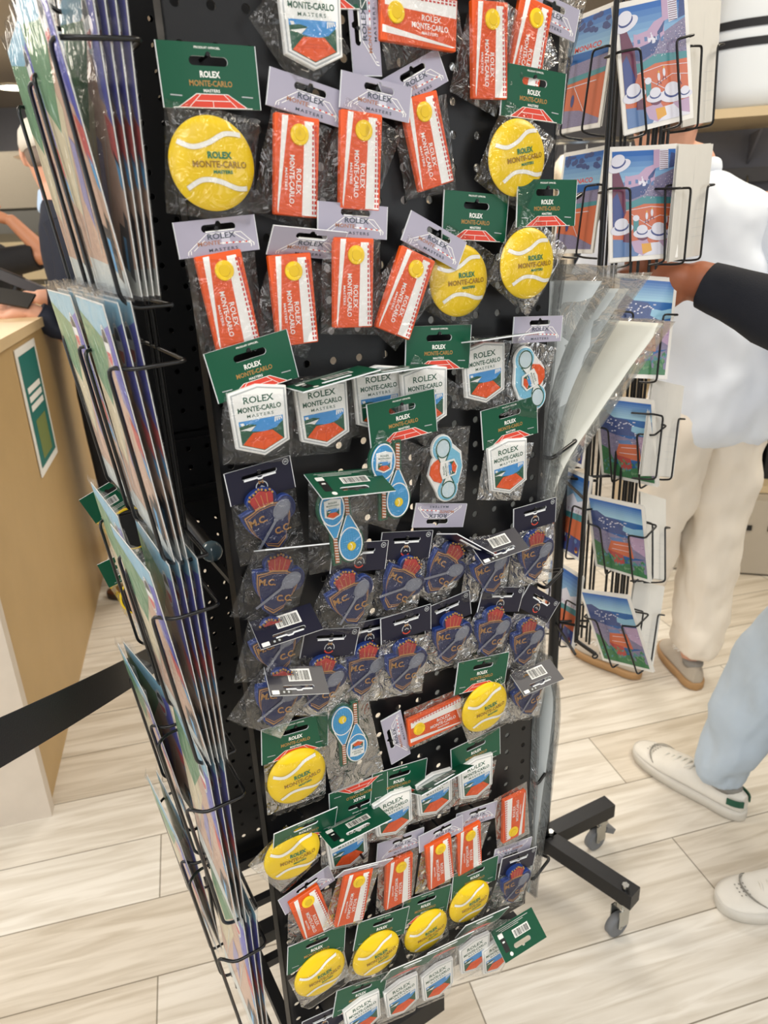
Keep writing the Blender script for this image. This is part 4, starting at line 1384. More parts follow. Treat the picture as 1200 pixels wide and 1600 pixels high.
# postcards: (x, y, z, yaw, pitch, roll) fitted places of the front cards
CARDS = [
 ('B', 'crowd', (0.375, 1.073, 1.491, 0.247, -0.0, -0.193)), ('B', 'crowd', (0.378, 1.08, 1.324, 0.181, -0.123, -0.023)),
 ('B', 'coast', (0.397, 1.095, 1.154, 0.294, -0.142, 0.122)), ('B', 'coast', (0.397, 1.126, 0.972, -0.875, 0.199, -0.03)),
 ('B', 'coast', (0.385, 1.092, 0.815, -0.851, 0.253, -0.032)), ('B', 'coast', (0.383, 1.064, 0.658, -0.909, 0.221, -0.263)),
 ('A', 'club', (0.308, 1.161, 1.5, -1.2, -.1, 0.03)), ('A', 'club', (0.32, 1.207, 1.333, -1.2, -.1, 0.0)),
 ('A', 'town', (.318, 1.18, 1.0, -1.2, -.1, 0)), ('A', 'town', (0.318, 1.166, 0.838, -1.2, -.1, 0.0)), ('A', 'town', (0.325, 1.2, 0.640, -1.2, -.1, 0.0)),
 ('C', 'back', (0.468, 1.152, 1.502, 0.779, 0.003, -0.138)), ('C', 'back', (0.452, 1.101, 1.323, 0.753, 0.015, -0.052)), ('C', 'back', (0.450, 1.112, 0.991, 0.736, -0.114, 0.263)),
 ('C', 'back', (0.476, 1.173, 0.779, 0.841, -0.274, 0.421)), ('C', 'back', (0.471, 1.162, 0.611, 0.702, -0.207, 0.462)),
]
CSKY = mat('card_sky', '2f6fc0', .3, coat=.3); CSKY2 = mat('card_sky_low', '8fc0dc', .3, coat=.3)
CSEA = mat('card_sea', '1f62a8', .3, coat=.3); CHILL = mat('card_hills', '3c4f86', .3, var=.3, vscale=300, coat=.3)
CSTAND = mat('card_seating', '86809f', .35, var=.45, vscale=900, coat=.3); CCLAY = mat('card_clay', 'cf6c48', .35, coat=.3)
CTEAL = mat('card_teal', '4b8f98', .35, coat=.3); CLILAC = mat('card_lilac', 'bca0c0', .35, coat=.3)
CHAT = mat('card_hat', 'dfe0ee', .35, coat=.3); CHATB = mat('card_hat_band', '3d4c8a', .35, coat=.3); CSKIN = mat('card_maroon', '6b3550', .35, coat=.3)
CSHIRT = mat('card_shirt', '5f7fb2', .35, coat=.3); CYL = mat('card_yellow', 'e0a53c', .35, coat=.3); CFOL = mat('card_foliage', '3f7d50', .35, var=.4, vscale=500, coat=.3)
CPAPER = mat('card_paper', 'f1efea', .4, coat=.2); CBACK = mat('card_back', 'd9d7d1', .6)
def sky(b, x0, x1, y0, y1, z):
    n = 8
    c1, c2 = lin('2c69b8'), lin('9fcbe2')
    for k_ in range(n):
        t_ = k_ / (n - 1)
        m = MATS.get('card_sky_%d' % k_)
        if not m:
            m = mat('card_sky_%d' % k_, '000000', .3, coat=.3)
            col = tuple(c2[i] * (1 - t_) + c1[i] * t_ for i in range(3)) + (1,)
            for nd in m.node_tree.nodes:
                if nd.type == 'MIX':
                    nd.inputs[6].default_value = col; nd.inputs[7].default_value = col
        ya, yb = y0 + (y1 - y0) * k_ / n, y0 + (y1 - y0) * (k_ + 1) / n
        b.flat([(x0, ya), (x1, ya), (x1, yb), (x0, yb)], z, m)
def card_base():
    b = MB(.001)
    b.prism([(-52.5, -74), (52.5, -74), (52.5, 74), (-52.5, 74)], -.3, .1, CPAPER, CPAPER)
    return b
def hat(b, x, y, s, z, deg=0):
    b.flat(rot2(ell(0, -4 * s, 15 * s, 6.5 * s, 22), deg, x, y), z, CHAT)
    b.flat(rot2(ell(0, -.8 * s, 9.4 * s, 5.2 * s, 22), deg, x, y), z + .1, CHATB)
    b.flat(rot2(ell(0, 2.2 * s, 9 * s, 6.4 * s, 22), deg, x, y), z + .2, CHAT)
def card_crowd():
    b = card_base(); z = .25
    x0, x1 = -47, 47
    sky(b, x0, x1, 14, 68, z)
    b.flat([(x0, -60), (x1, -60), (x1, 16), (x0, 16)], z + .05, CCLAY)
    b.flat([(x0, 2), (-10, 14), (8, 30), (x1, 44), (x1, 4), (x0, 0)], z + .1, CSTAND)
    b.flat([(-36, 22), (-24, 36), (-8, 38), (2, 46), (16, 50), (16, 30), (0, 22)], z + .12, CLILAC)
    b.flat([(x0, 12), (-30, 20), (-6, 24), (8, 36), (18, 46), (14, 34), (0, 12), (-20, 6)], z + .14, CHILL)
    b.flat([(x0, 4), (-18, 4), (0, 10), (x1, 6), (x1, -2), (0, 0), (-30, -8), (x0, -10)], z + .16, CTEAL)
    b.flat([(14, 44), (24, 46), (24, 68), (14, 68)], z + .2, CLILAC)
    b.flat([(23, 42), (36, 44), (36, 68), (23, 68)], z + .22, CHAT)
    for k_ in range(10):
        b.strip([(23.5, 44 + k_ * 2.4), (35.5, 44 + k_ * 2.4)], .8, z + .3, CSKIN)
    b.flat([(37, 44), (x1, 46), (x1, 62), (40, 64)], z + .2, CHILL)
    for p in (((-30, -8), (10, -4), (x1, -8)), ((0, -24), (24, -16), (x1, -20)), ((-20, -12), (20, -36), (x1, -44))):
        b.strip(list(p), .7, z + .25, CHAT)
    rq = random.Random(8)
    for k_ in range(160):
        x = rq.uniform(-6, 46); y = rq.uniform(6, 40)
        if y < 16 + (x + 6) * .5:
            b.flat([(x, y), (x + 1, y), (x + 1, y + .9), (x, y + .9)], z + .24, (CHAT, CHATB, CLILAC)[k_ % 3])
    for k_ in range(16):
        x = rq.uniform(-34, 12); y = 22 + rq.uniform(0, 10)
        b.flat([(x, y), (x + 4, y), (x + 4, y + rq.uniform(3, 7)), (x, y + rq.uniform(3, 7))], z + .17 + k_ * .002, (CHAT, CLILAC, CSHIRT)[k_ % 3])
    for x, y in ((4, -16), (34, -22), (12, -12)):
        b.flat(ell(x, y, 2, 5, 12), z + .3, CHAT)
        b.flat(ell(x, y + 5.5, 1.3, 1.5, 10), z + .35, CYL)
        b.strip([(x - 1, y - 5), (x - 2.5, y - 10)], 1.2, z + .3, CSKIN); b.strip([(x + 1, y - 5), (x + 3, y - 9)], 1.2, z + .3, CSKIN)
    b.flat([(-16, -36), (-8, -36), (-8, -20), (-16, -20)], z + .3, CTEAL); b.flat(ell(-12, -18, 5, 4, 14), z + .32, CHAT)
    # near spectators
    b.flat([(x0, 44), (-38, 44), (-28, 20), (-27, -10), (-34, -24), (x0, -24)], z + .4, CSKIN)
    b.flat([(x0, 8), (-40, 16), (-30, -12), (-36, -30), (x0, -30)], z + .42, CHATB)
    hat(b, -38, 54, 1.15, z + .5, 18)
    b.flat([(x0, -44), (-24, -46), (-10, -58), (-4, -68), (x0, -68)], z + .4, CSHIRT)
    b.flat([(-30, -36), (-20, -38), (-20, -50), (-32, -48)], z + .44, CSKIN)
    hat(b, -34, -27, 1.15, z + .5, 8)
    b.flat([(-20, -48), (4, -46), (12, -60), (-2, -68), (-14, -62)], z + .43, CLILAC); b.flat([(-4, -52), (10, -52), (12, -62), (-2, -66)], z + .46, CYL)
    b.flat(ell(-2, -42, 9, 6, 16), z + .47, CSKIN); hat(b, -3, -35, .9, z + .5, 0)
    b.flat([(4, -52), (46, -50), (x1, -68), (-10, -68)], z + .41, CHAT)
    b.flat([(22, -50), (x1, -48), (x1, -66), (34, -62)], z + .48, CLILAC)
    hat(b, 22, -36, 1.25, z + .52, -6); hat(b, 41, -40, .75, z + .55, 0)
    return b
def card_coast():
    b = card_base(); z = .25
    x0, x1 = -47, 47
    b.flat([(x0, -68), (x1, -68), (x1, 40), (x0, 40)], z, CSEA)
    sky(b, x0, x1, 38, 68, z + .1)
    b.flat([(x0, 44), (-34, 46), (-20, 38), (4, 36), (20, 24), (24, 10), (x0, 6)], z + .15, CHILL)
    b.flat([(12, 28), (30, 26), (x1, 30), (x1, 16), (28, 12), (10, 18)], z + .2, CSKY2)
    rq = random.Random(5)
    for k_ in range(60):
        x = rq.uniform(-44, 44); y = rq.uniform(-62, -40)
        b.flat(rot2([(0, 0), (2.2, 3), (1, 8), (-1.4, 4)], rq.uniform(-60, 60), x, y), z + .55 + k_ * .002, (CFOL, CTEAL, MATS['poster_green'])[k_ % 3])
    for k_ in range(70):
        x = rq.uniform(-44, 44); y = rq.uniform(-16, 8)
        b.flat([(x, y), (x + 2.4, y + .5), (x + 2.4, y + 1.1), (x, y + .6)], z + .345, (CLILAC, CHATB, CHAT)[k_ % 3])
    for k_ in range(26):
        rr = random.Random(k_)
        x = rr.uniform(-40, 18); y = rr.uniform(10, 34)
        b.flat([(x, y), (x + 3, y + .4), (x + 3, y + 2), (x, y + 1.8)], z + .25, CHAT)
    b.flat([(x0, 14), (-20, 8), (6, 4), (x1, 8), (x1, -30), (x0, -40)], z + .3, CSTAND)
    b.flat([(20, 10), (x1, 12), (x1, -24), (26, -14)], z + .33, CLILAC)
    b.flat([(-16, -2), (6, 2), (12, -6), (-10, -10)], z + .36, CSHIRT)
    b.flat([(-14, -8), (22, -4), (26, -34), (-22, -30)], z + .38, CCLAY)
    b.strip([(-10, -14), (18, -11)], .8, z + .4, CHAT); b.strip([(-14, -24), (20, -22)], .8, z + .4, CHAT)
    b.flat([(x0, -14), (-34, -20), (-24, -44), (0, -50), (20, -46), (x1, -36), (x1, -68), (x0, -68)], z + .44, CFOL)
    b.flat([(-22, -28), (6, -32), (8, -50), (-10, -56)], z + .48, mat('card_roof', 'b64a45', .35, var=.3, vscale=400, coat=.3))
    b.flat([(16, -40), (x1, -30), (x1, -60), (22, -58)], z + .47, CSTAND)
    b.flat([(26, -48), (40, -44), (44, -66), (28, -66)], z + .5, CFOL)
    return b
def card_club():
    b = card_base(); z = .25
    x0, x1 = -47, 47
    b.flat([(x0, -68), (x1, -68), (x1, 20), (x0, 20)], z, CCLAY)
    sky(b, x0, x1, 16, 68, z + .05)
    for k_ in range(24):
        rr = random.Random(k_ + 50)
        b.flat(ell(rr.uniform(-44, 40), rr.uniform(46, 66), rr.uniform(4, 8), rr.uniform(2, 4), 10), z + .15 + k_ * .004, CHILL)
    b.text('MONACO', 0, 30, 60, z + .2, RED, bold=.02, h=7)
    b.flat([(x0, 26), (x1, 24), (x1, 10), (x0, 12)], z + .12, CSEA)
    b.flat([(x0, 12), (x1, 16), (x1, -2), (x0, -8)], z + .2, CSTAND)
    b.flat([(x0, -4), (x1, 0), (x1, -6), (x0, -12)], z + .25, CTEAL)
    b.strip([(-40, -16), (30, -14)], 1, z + .3, CHAT); b.strip([(-20, -16), (10, -50)], 1, z + .3, CHAT)
    b.flat([(x0, -44), (0, -48), (x1, -62), (x1, -68), (x0, -68)], z + .3, CSTAND)
    b.flat(ell(-20, -34, 4, 8, 12), z + .35, CHATB)
    return b
def card_town():
    b = card_base(); z = .25
    x0, x1 = -47, 47
    sky(b, x0, x1, 10, 68, z)
    b.flat([(x0, 14), (-20, 30), (-10, 22), (10, 36), (24, 24), (x1, 34), (x1, 0), (x0, 0)], z + .1, CHAT)
    for k_ in range(12):
        b.flat([(-40 + k_ * 7, 6), (-38 + k_ * 7, 6), (-38 + k_ * 7, 10), (-40 + k_ * 7, 10)], z + .15, CLILAC)
    b.flat([(x0, -4), (x1, 6), (x1, -10), (x0, -14)], z + .2, CTEAL)
    b.flat([(x0, -12), (x1, -6), (x1, -40), (x0, -34)], z + .25, CCLAY)
    b.flat([(x0, -36), (x1, -38), (x1, -68), (x0, -68)], z + .3, CHATB)
    for k_ in range(14):
        rr = random.Random(k_ + 9)
        b.flat(ell(rr.uniform(-42, 42), rr.uniform(-60, -36), 4, 4, 10), z + .35 + .005 * k_, (CHAT, CSKIN, CYL, CSHIRT)[k_ % 4])
    return b
def card_back():
    b = MB(.001)
    b.prism([(-52.5, -74), (52.5, -74), (52.5, 74), (-52.5, 74)], -.1, .3, CBACK, CPAPER)
    b.strip([(0, -50), (0, 60)], .3, .4, PGREYRIM)
    for k_ in range(4):
        b.strip([(10, -10 - k_ * 12), (46, -10 - k_ * 12)], .3, .4, PGREYRIM)
    return b
CM = {'crowd': card_crowd().mesh('postcard'), 'coast': card_coast().mesh('postcard'), 'club': card_club().mesh('postcard'), 'town': card_town().mesh('postcard'), 'back': card_back().mesh('postcard')}
CMT = Matrix(((1, 0, 0, 0), (0, 0, -1, 0), (0, 1, 0, 0), (0, 0, 0, 1)))   # card xy plane -> xz plane facing -y
CDESC = {'crowd': 'postcard of spectators in white hats at a clay court', 'coast': 'postcard of a clay court above a blue bay', 'club': 'postcard of a court under dark trees', 'town': 'postcard of a white town behind a court', 'back': 'postcard turned with its blank side to view'}
LEV = {}
for ci, (colm, kind, q_) in enumerate(CARDS):
    x, y, z, yaw, pit, rol = q_
    M = Matrix.Translation((x, y, z)) @ Matrix.Rotation(yaw, 4, 'Z') @ Matrix.Rotation(pit, 4, 'X') @ Matrix.Rotation(rol, 4, 'Y')
    LEV[colm] = LEV.get(colm, 0) + 1
    colname = {'A': 'pegboard side', 'B': 'middle', 'C': 'outer'}[colm]
    for k_ in range(3 if colm != 'C' else 4):
        tilt = (k_ * .8, k_ * .012)
        Mk = M @ T(0, .0012 * k_ if colm != 'C' else .0014 * k_, 0) @ Matrix.Rotation(.010 * k_ * (1 if k_ % 2 else -1), 4, 'Y') @ CMT
        o = link(CM[kind], 'postcard', None, None)
        o.matrix_world = Mk
        tag(o, CDESC[kind] + ', %s, pocket %s, %s column' % (ordn[k_], ['one', 'two', 'three', 'four', 'five', 'six'][LEV[colm] - 1] , colname), 'postcard', 'postcards on the spinner')
    # wire pocket around the stack
    b = MB()
    inv = SPM.inverted() @ M
    hw = .054
    for s_ in (-1, 1):
        fx = s_ * .026
        pts = [(s_ * .012, .03, .022), (s_ * hw, .03, .022), (s_ * hw, .004, .021), (s_ * (hw + .001), -.008, .021), (fx, -.010, .020), (fx, -.010, -.078), (fx, .006, -.080), (fx, .03, -.080)]
        b.tube(fillet([inv @ Vector(p) for p in pts], .006), .0016, WIRE, 8)
    b.build('card_pocket', sp)
# uprights behind each card column
for colm in 'ABC':
    cs = [c for c in CARDS if c[0] == colm]
    ax = sum(c[2][0] for c in cs) / len(cs); ay = sum(c[2][1] for c in cs) / len(cs)
    yaw = {'A': -1.25, 'B': -.3, 'C': .8}[colm]
    for s_ in (-.014, -.004, .012, .022):
        p = Vector((ax, ay, 0)) + Vector((math.cos(yaw), math.sin(yaw), 0)) * s_ + Vector((-math.sin(yaw), math.cos(yaw), 0)) * .055
        b = MB()
        b.tube([SPM.inverted() @ Vector((p.x, p.y, .56)), SPM.inverted() @ Vector((p.x, p.y, 1.74))], .0022, WIRE, 8)
        b.build('upright_wire', sp)
# thick corner post between the left and middle columns, with the curl at its foot
pa = atR(968, -20, 1.10); pb = atR(900, 1003, 1.10)
inv = SPM.inverted()
b = MB(); b.tube([inv @ Vector((pb.x, pb.y, pb.z)), inv @ Vector((pb.x, pb.y, 1.75))], .0036, WIRE, 10)
pc = atR(930, 1022, 1.06)
b.tube([inv @ Vector((pb.x, pb.y, pb.z + .003)), inv @ pc], .0034, WIRE, 8)
b.tube([inv @ (pc + Vector((math.cos(a) * .004, 0, -.004 + math.sin(a) * .004))) for a in [i * math.pi / 5 for i in range(11)]], .0015, WIRE, 6)
b.build('corner_post', sp)
for z in (.62, .90, 1.14):
    for (ax, ay) in ((pb.x, pb.y), (.44, 1.16), (.36, 1.14)):
        b = MB(); j = W(JP[0], JP[1], z)
        b.tube([inv @ j, inv @ Vector((ax, ay, z))], .0025, WIRE, 8)
        b.build('support_arm', sp)

# ================================================================== RETRACTABLE BARRIER BELT
BELT = mat('black_belt_webbing', '101216', .6, bump=.2, bscale=600)
b = MB()
p0a, p0b = atR(-60, 1130, .60), atR(-60, 1214, .60)
p1a, p1b = atR(205, 1018, .98), atR(210, 1072, .98)
e1 = p1a + (p1a - p0a).normalized() * .32
pth = []
zc0, zc1 = (p0a.z + p0b.z) / 2, (p1a.z + p1b.z) / 2
A = Vector((p0a.x, p0a.y, zc0)); B = Vector((p1a.x, p1a.y, zc1))
A2 = A + (A - B) * 1.2; B2 = B + (B - A).normalized() * .10
vs = []
hw = .024
for t_ in [i / 12 for i in range(13)]:
    p = A2.lerp(B2, t_) + Vector((0, 0, -.01 * math.sin(t_ * math.pi)))
    vs += [p + Vector((0, 0, -hw)), p + Vector((0, 0, hw))]
b.add(vs, [(2 * i, 2 * i + 2, 2 * i + 3, 2 * i + 1) for i in range(12)], BELT)
o = b.build('barrier_belt')
md = o.modifiers.new('thickness', 'SOLIDIFY'); md.thickness = .0015
tag(o, 'black retractable barrier belt stretched towards the wire rack', 'barrier belt')

# ================================================================== PEOPLE
def ring(c, rx, ry, yaw=0, n=20, tilt=None, pw=1.0):
    out = []
    for i in range(n):
        a = 2 * math.pi * i / n
        ca, sa = math.cos(a), math.sin(a)
        x = rx * math.copysign(abs(ca) ** pw, ca); y = ry * math.copysign(abs(sa) ** pw, sa)
        v = Vector((x, y, 0))
        if tilt:
            v = Matrix.Rotation(tilt, 3, 'X') @ v
        v = Matrix.Rotation(yaw, 3, 'Z') @ v
        out.append(Vector(c) + v)
    return out
def clothmesh(sections, m, name, parent, yaw=0, sub=2, wr=.006, wsc=9, cap=True, n=24):
    b = MB()
    b.rings([ring(s[0], s[1], s[2], yaw if len(s) < 4 else s[3], n=n, pw=.85) for s in sections], m, cap)
    o = b.build(name, parent)
    md = o.modifiers.new('sub', 'SUBSURF'); md.levels = sub; md.render_levels = sub
    if wr:
        tx = bpy.data.textures.new('folds', 'CLOUDS'); tx.noise_scale = 1 / wsc; tx.noise_depth = 2
        md = o.modifiers.new('folds', 'DISPLACE'); md.texture = tx; md.strength = wr * 2.5; md.texture_coords = 'LOCAL'
    return o
def ball_rings(b, c, r_, m):
    c = Vector(c)
    b.rings([[c + Vector((math.cos(a) * math.sin(t_), math.sin(a) * math.sin(t_), math.cos(t_))) * r_ for a in [2 * math.pi * q_ / 12 for q_ in range(12)]] for t_ in [math.pi * (.04 + .92 * k_ / 8) for k_ in range(9)]], m)
def skin(name, pts, edges, m, parent, sub=2):
    """limbs as overlapping tapered solids along the bones; head() fuses them into one surface"""
    b = MB()
    for x, y, z, r_ in pts:
        ball_rings(b, (x, y, z), r_, m)
    for i, j in edges:
        p, q_ = pts[i], pts[j]
        P0, P1 = Vector(p[:3]), Vector(q_[:3])
        if (P1 - P0).length > 1e-4:
            b.tube([P0, P0.lerp(P1, .25), P0.lerp(P1, .6), P1], [p[3], p[3] * .8 + q_[3] * .25, p[3] * .38 + q_[3] * .66, q_[3]], m, 14)
    o = b.build(name, parent)
    BODY[parent.name] = o
    return o
BODY = {}
def tubeobj(name, pts, rs, m, parent, seg=16, sub=1, wr=0, wsc=12):
    b = MB(); b.tube(pts, rs, m, seg)
    o = b.build(name, parent)
    if sub:
        md = o.modifiers.new('sub', 'SUBSURF'); md.levels = sub; md.render_levels = sub
    if wr:
        tx = bpy.data.textures.new('folds', 'CLOUDS'); tx.noise_scale = 1 / wsc; tx.noise_depth = 2
        md = o.modifiers.new('folds', 'DISPLACE'); md.texture = tx; md.strength = wr * 2.5; md.texture_coords = 'LOCAL'
    return o
SKINL = mat('skin_light', 'dba58c', .5, var=.06, vscale=20)
SKINB = mat('skin_brown', '9a5a3c', .5, var=.08, vscale=20)
SKINM = mat('skin_medium', 'b98163', .5, var=.06, vscale=20)
def head(parent, c, yaw, m, hair_m=None, s=1.0, pitch=0, name='head'):
    """head facing local -y; returns nothing; part of the person"""
    Mh = Matrix.Translation(c) @ Matrix.Rotation(yaw, 4, 'Z') @ Matrix.Rotation(pitch, 4, 'X') @ Matrix.Scale(s, 4)
    b = MB()
    prof = [(-.115, .030, .030, .02), (-.105, .045, .055, -.002), (-.085, .055, .072, -.008), (-.055, .064, .084, -.004), (-.02, .071, .092, 0), (.015, .075, .097, .002), (.05, .075, .098, .004), (.08, .066, .086, .006), (.102, .045, .058, .008), (.112, .018, .022, .01)]
    b.rings([ring((0, yo, z), rx, ry, n=20) for z, rx, ry, yo in prof], m)
    # nose, mouth, ears
    b.tube([(0, -.088, .022), (0, -.101, .0), (0, -.112, -.018), (0, -.092, -.028)], [.007, .009, .013, .008], m, 8)
    for s_ in (-1, 1):
        pass
        b.tube([(s_ * .074, .004, .028), (s_ * .084, .014, .024), (s_ * .085, .016, .0), (s_ * .080, .008, -.022), (s_ * .074, .0, -.026)], [.006, .008, .008, .007, .005], m, 8)
    b.v = [tuple(Mh @ Vector(v)) for v in b.v]
    b.tube([(0, .01, -.09), (0, .025, -.16)], [.05, .052], m, 16)
    for i in range(len(b.v) - 64, len(b.v)):
        pass
    body = BODY[parent.name]
    me0 = body.data
    n0 = [tuple(v.co) for v in me0.vertices]; f0 = [tuple(p.vertices) for p in me0.polygons]
    nv = []
    hv = [tuple(Mh @ Vector(v)) if i >= len(b.v) - 64 else tuple(v) for i, v in enumerate(b.v)]
    me = bpy.data.meshes.new('body')
    me.from_pydata(n0 + hv, [], f0 + [tuple(len(n0) + j for j in f) for f in b.f])
    me.materials.append(m)
    body.modifiers.clear()
    body.data = me
    rm_ = body.modifiers.new('remesh', 'REMESH'); rm_.mode = 'VOXEL'; rm_.voxel_size = .004; rm_.use_smooth_shade = True
    sm_ = body.modifiers.new('smooth', 'SMOOTH'); sm_.factor = .5; sm_.iterations = 4
    dg = bpy.context.evaluated_depsgraph_get()
    dg.update()
    me1 = bpy.data.meshes.new_from_object(body.evaluated_get(dg))
    body.modifiers.clear()
    body.data = me1
    for s_ in (-1, 1):
        b = MB(); b.rings([ring((s_ * .030, -.086 - .002 * k_, .022), .011 - .003 * k_, .004, n=10) for k_ in range(2)], PDK)
        b.v = [tuple(Mh @ Vector(v)) for v in b.v]; b.build('eye', body)
        b = MB(); b.tube([(s_ * .016, -.095, .040), (s_ * .03, -.094, .044), (s_ * .044, -.084, .040)], .003, hair_m or PDK, 6)
        b.v = [tuple(Mh @ Vector(v)) for v in b.v]; b.build('eyebrow', body)
    b = MB(); b.tube([(-.022, -.088, -.048), (0, -.097, -.047), (.022, -.088, -.048)], [.003, .006, .003], mat('lips', 'a05a52', .5), 8)
    b.v = [tuple(Mh @ Vector(v)) for v in b.v]; b.build('mouth', body)
    if hair_m:
        b = MB()
        hp = [(-.05, .060, .060, .045), (-.02, .074, .078, .030), (.02, .081, .092, .018), (.06, .081, .098, .012), (.09, .070, .088, .012), (.115, .045, .058, .012), (.124, .012, .016, .012)]
        b.rings([ring((0, yo, z), rx, ry, n=20) for z, rx, ry, yo in hp], hair_m)
        b.v = [tuple(Mh @ Vector(v)) for v in b.v]
        o = b.build('hair', parent)
        md = o.modifiers.new('sub', 'SUBSURF'); md.levels = 1; md.render_levels = 1
    return Mh
def hand_pts(base, M, curl, s=1.0):
    """returns points, edges of a palm with five fingers grown from vertex 0; M maps hand space (x across, y along fingers, z palm normal)"""
    P = []; Ed = []
    def add(p, r_):
        v = M @ (Vector(p) * s)
        P.append((v.x, v.y, v.z, r_ * s)); return len(P) - 1
    w = add((0, 0, 0), (.024, .016) if False else .021)
    palm = add((0, .035, 0), .026)
    Ed.append((w, palm))
    lens = [(-.030, .080, .066), (-.010, .088, .076), (.010, .086, .072), (.029, .078, .058)]
    for x, y0, L in lens:
        k0 = add((x, y0 - .012, 0), .012)
        Ed.append((palm, k0))
        prev = k0; ang = 0; p = Vector((x, y0 - .012, 0))
        for j, f in enumerate((.48, .30, .24)):
            ang += curl * (1, 1.1, .9)[j]
            p = p + Vector((x * .06, math.cos(ang), -math.sin(ang))) * (L * f)
            k1 = add(p, (.0092, .0085, .0075)[j])
            Ed.append((prev, k1)); prev = k1
    t0 = add((-.030, .025, -.006), .013); Ed.append((w, t0))
    t1 = add((-.048, .048, -.016), .0105); Ed.append((t0, t1))
    t2 = add((-.055, .072, -.026), .0092); Ed.append((t1, t2))
    return P, Ed
def shoe(parent, heel, toe, L, kind):
    """sneaker from heel point to toe point on the floor"""
    heel = Vector(heel); d = (Vector(toe) - heel); d.z = 0; d.normalize()
    x = d; y = Vector((-d.y, d.x, 0))
    M = Matrix(((x.x, y.x, 0, heel.x), (x.y, y.y, 0, heel.y), (0, 0, 1, 0), (0, 0, 0, 1)))
    main, sole, tab, lace = kind
    def width(s):
        return .032 + .020 * math.sin(min(1, s * 1.15) ** 1.1 * math.pi * .62) if s < .97 else .028
    def outline(gr, k=24):
        pts = []
        for i in range(k + 1):
            a = -math.pi / 2 + math.pi * i / k
            s = .5 - .5 * math.cos(math.pi * i / k)
        left = []; right = []
        for i in range(k + 1):
            s = .5 - .5 * math.cos(math.pi * i / k)
            w = (.034 + .016 * math.sin(math.pi * min(1, max(0, (s - .25) / .9)))) * (1 - abs(2 * s - 1) ** 5.5) ** .5
            left.append((s * L, w + gr * (1 if 0 < i < k else 0))); right.append((s * L, -w - gr * (1 if 0 < i < k else 0)))
        return right + left[::-1][1:-1]
    def hgt(s):
        P = [(0, .070), (.10, .076), (.28, .066), (.42, .072), (.55, .064), (.70, .048), (.85, .040), (.95, .033), (1, .026)]
        for (a, ha), (b_, hb) in zip(P, P[1:]):
            if s <= b_:
                t_ = (s - a) / (b_ - a); return ha + (hb - ha) * (t_ * t_ * (3 - 2 * t_))
        return .02
    b = MB()
    ol = outline(.003); ol2 = outline(.0)
    b.rings([[Vector((px_, py_, z)) for px_, py_ in outline(g)] for g, z in ((-.004, .001), (.002, .004), (.003, .020), (.001, .026))], sole)
    sole_b = b
    b = MB()
    NS = 22; NT = 14
    rings_ = []
    for i in range(NS + 1):
        s = .5 - .5 * math.cos(math.pi * i / NS)
        s = .012 + s * .976
        w = (.033 + .016 * math.sin(math.pi * min(1, max(0, (s - .25) / .9)))) * (1 - abs(2 * s - 1) ** 5.5) ** .5
        h = hgt(s)
        r_ = []
        for j in range(NT + 1):
            a = math.pi * j / NT
            xx = math.cos(a); yy = math.sin(a)
            ankle = max(0, 1 - s / .42)
            wt = w * (1 - .12 * yy * (1 if s < .5 else .3))
            r_.append(Vector((s * L, wt * math.copysign(abs(xx) ** .75, xx), .022 + (h - .022) * yy ** .8)))
        rings_.append(r_)
    b.rings(rings_, main, cap=True)
    # close bottom implicitly hidden by the sole
    b.v = [tuple(M @ Vector(v)) for v in b.v]
    o = b.build('shoe', parent)
    md = o.modifiers.new('sub', 'SUBSURF'); md.levels = 1; md.render_levels = 1
    parent = o
    sole_b.v = [tuple(M @ Vector(v)) for v in sole_b.v]
    sole_b.build('sole', parent)
    b = MB()
    b.rings([ring((s_ * L, 0, z), rx * L, ry, n=20) for s_, z, rx, ry in ((.20, .060, .13, .026), (.20, .074, .145, .029), (.20, .080, .13, .026))], SHIN)
    b.v = [tuple(M @ Vector(v)) for v in b.v]
    b.build('collar', parent)
    if tab:
        b = MB()
        for k_ in range(2):
            b.tube([(.70 * L + .10 * L * math.sin(math.pi * i / 12) * 1.3, (.043 - .003 * k_) * math.cos(math.pi * i / 12), .030 + (.020 - .004 * k_) * math.sin(math.pi * i / 12) ** .8) for i in range(13)], .0012, SHSEAM, 5)
        for r_ in range(3):
            for c_ in range(4):
                s2 = .80 + r_ * .028
                b.add([(s2 * L + dx, -.014 + c_ * .009 + dy, hgt(s2) + .0012) for dx, dy in ((-.0015, -.0015), (.0015, -.0015), (.0015, .0015), (-.0015, .0015))], [(0, 1, 2, 3)], SHSEAM)
        b.v = [tuple(M @ Vector(v)) for v in b.v]
        b.build('toe_stitching', parent)
    b = MB()
    for k_ in range(6):
        s = .44 + k_ * .052
        hh_ = hgt(s) + .003
        b.tube([(s * L - .004, -.021, hh_ - .010), (s * L, 0, hh_ + .001), (s * L + .004, .021, hh_ - .010)], .0026, lace, 6)
    b.tube([(.46 * L, 0, .078), (.42 * L, .022, .084), (.48 * L, .03, .070)], .0022, lace, 6)
    b.tube([(.46 * L, 0, .078), (.42 * L, -.022, .084), (.50 * L, -.03, .068)], .0022, lace, 6)
    b.v = [tuple(M @ Vector(v)) for v in b.v]
    b.build('laces', parent)
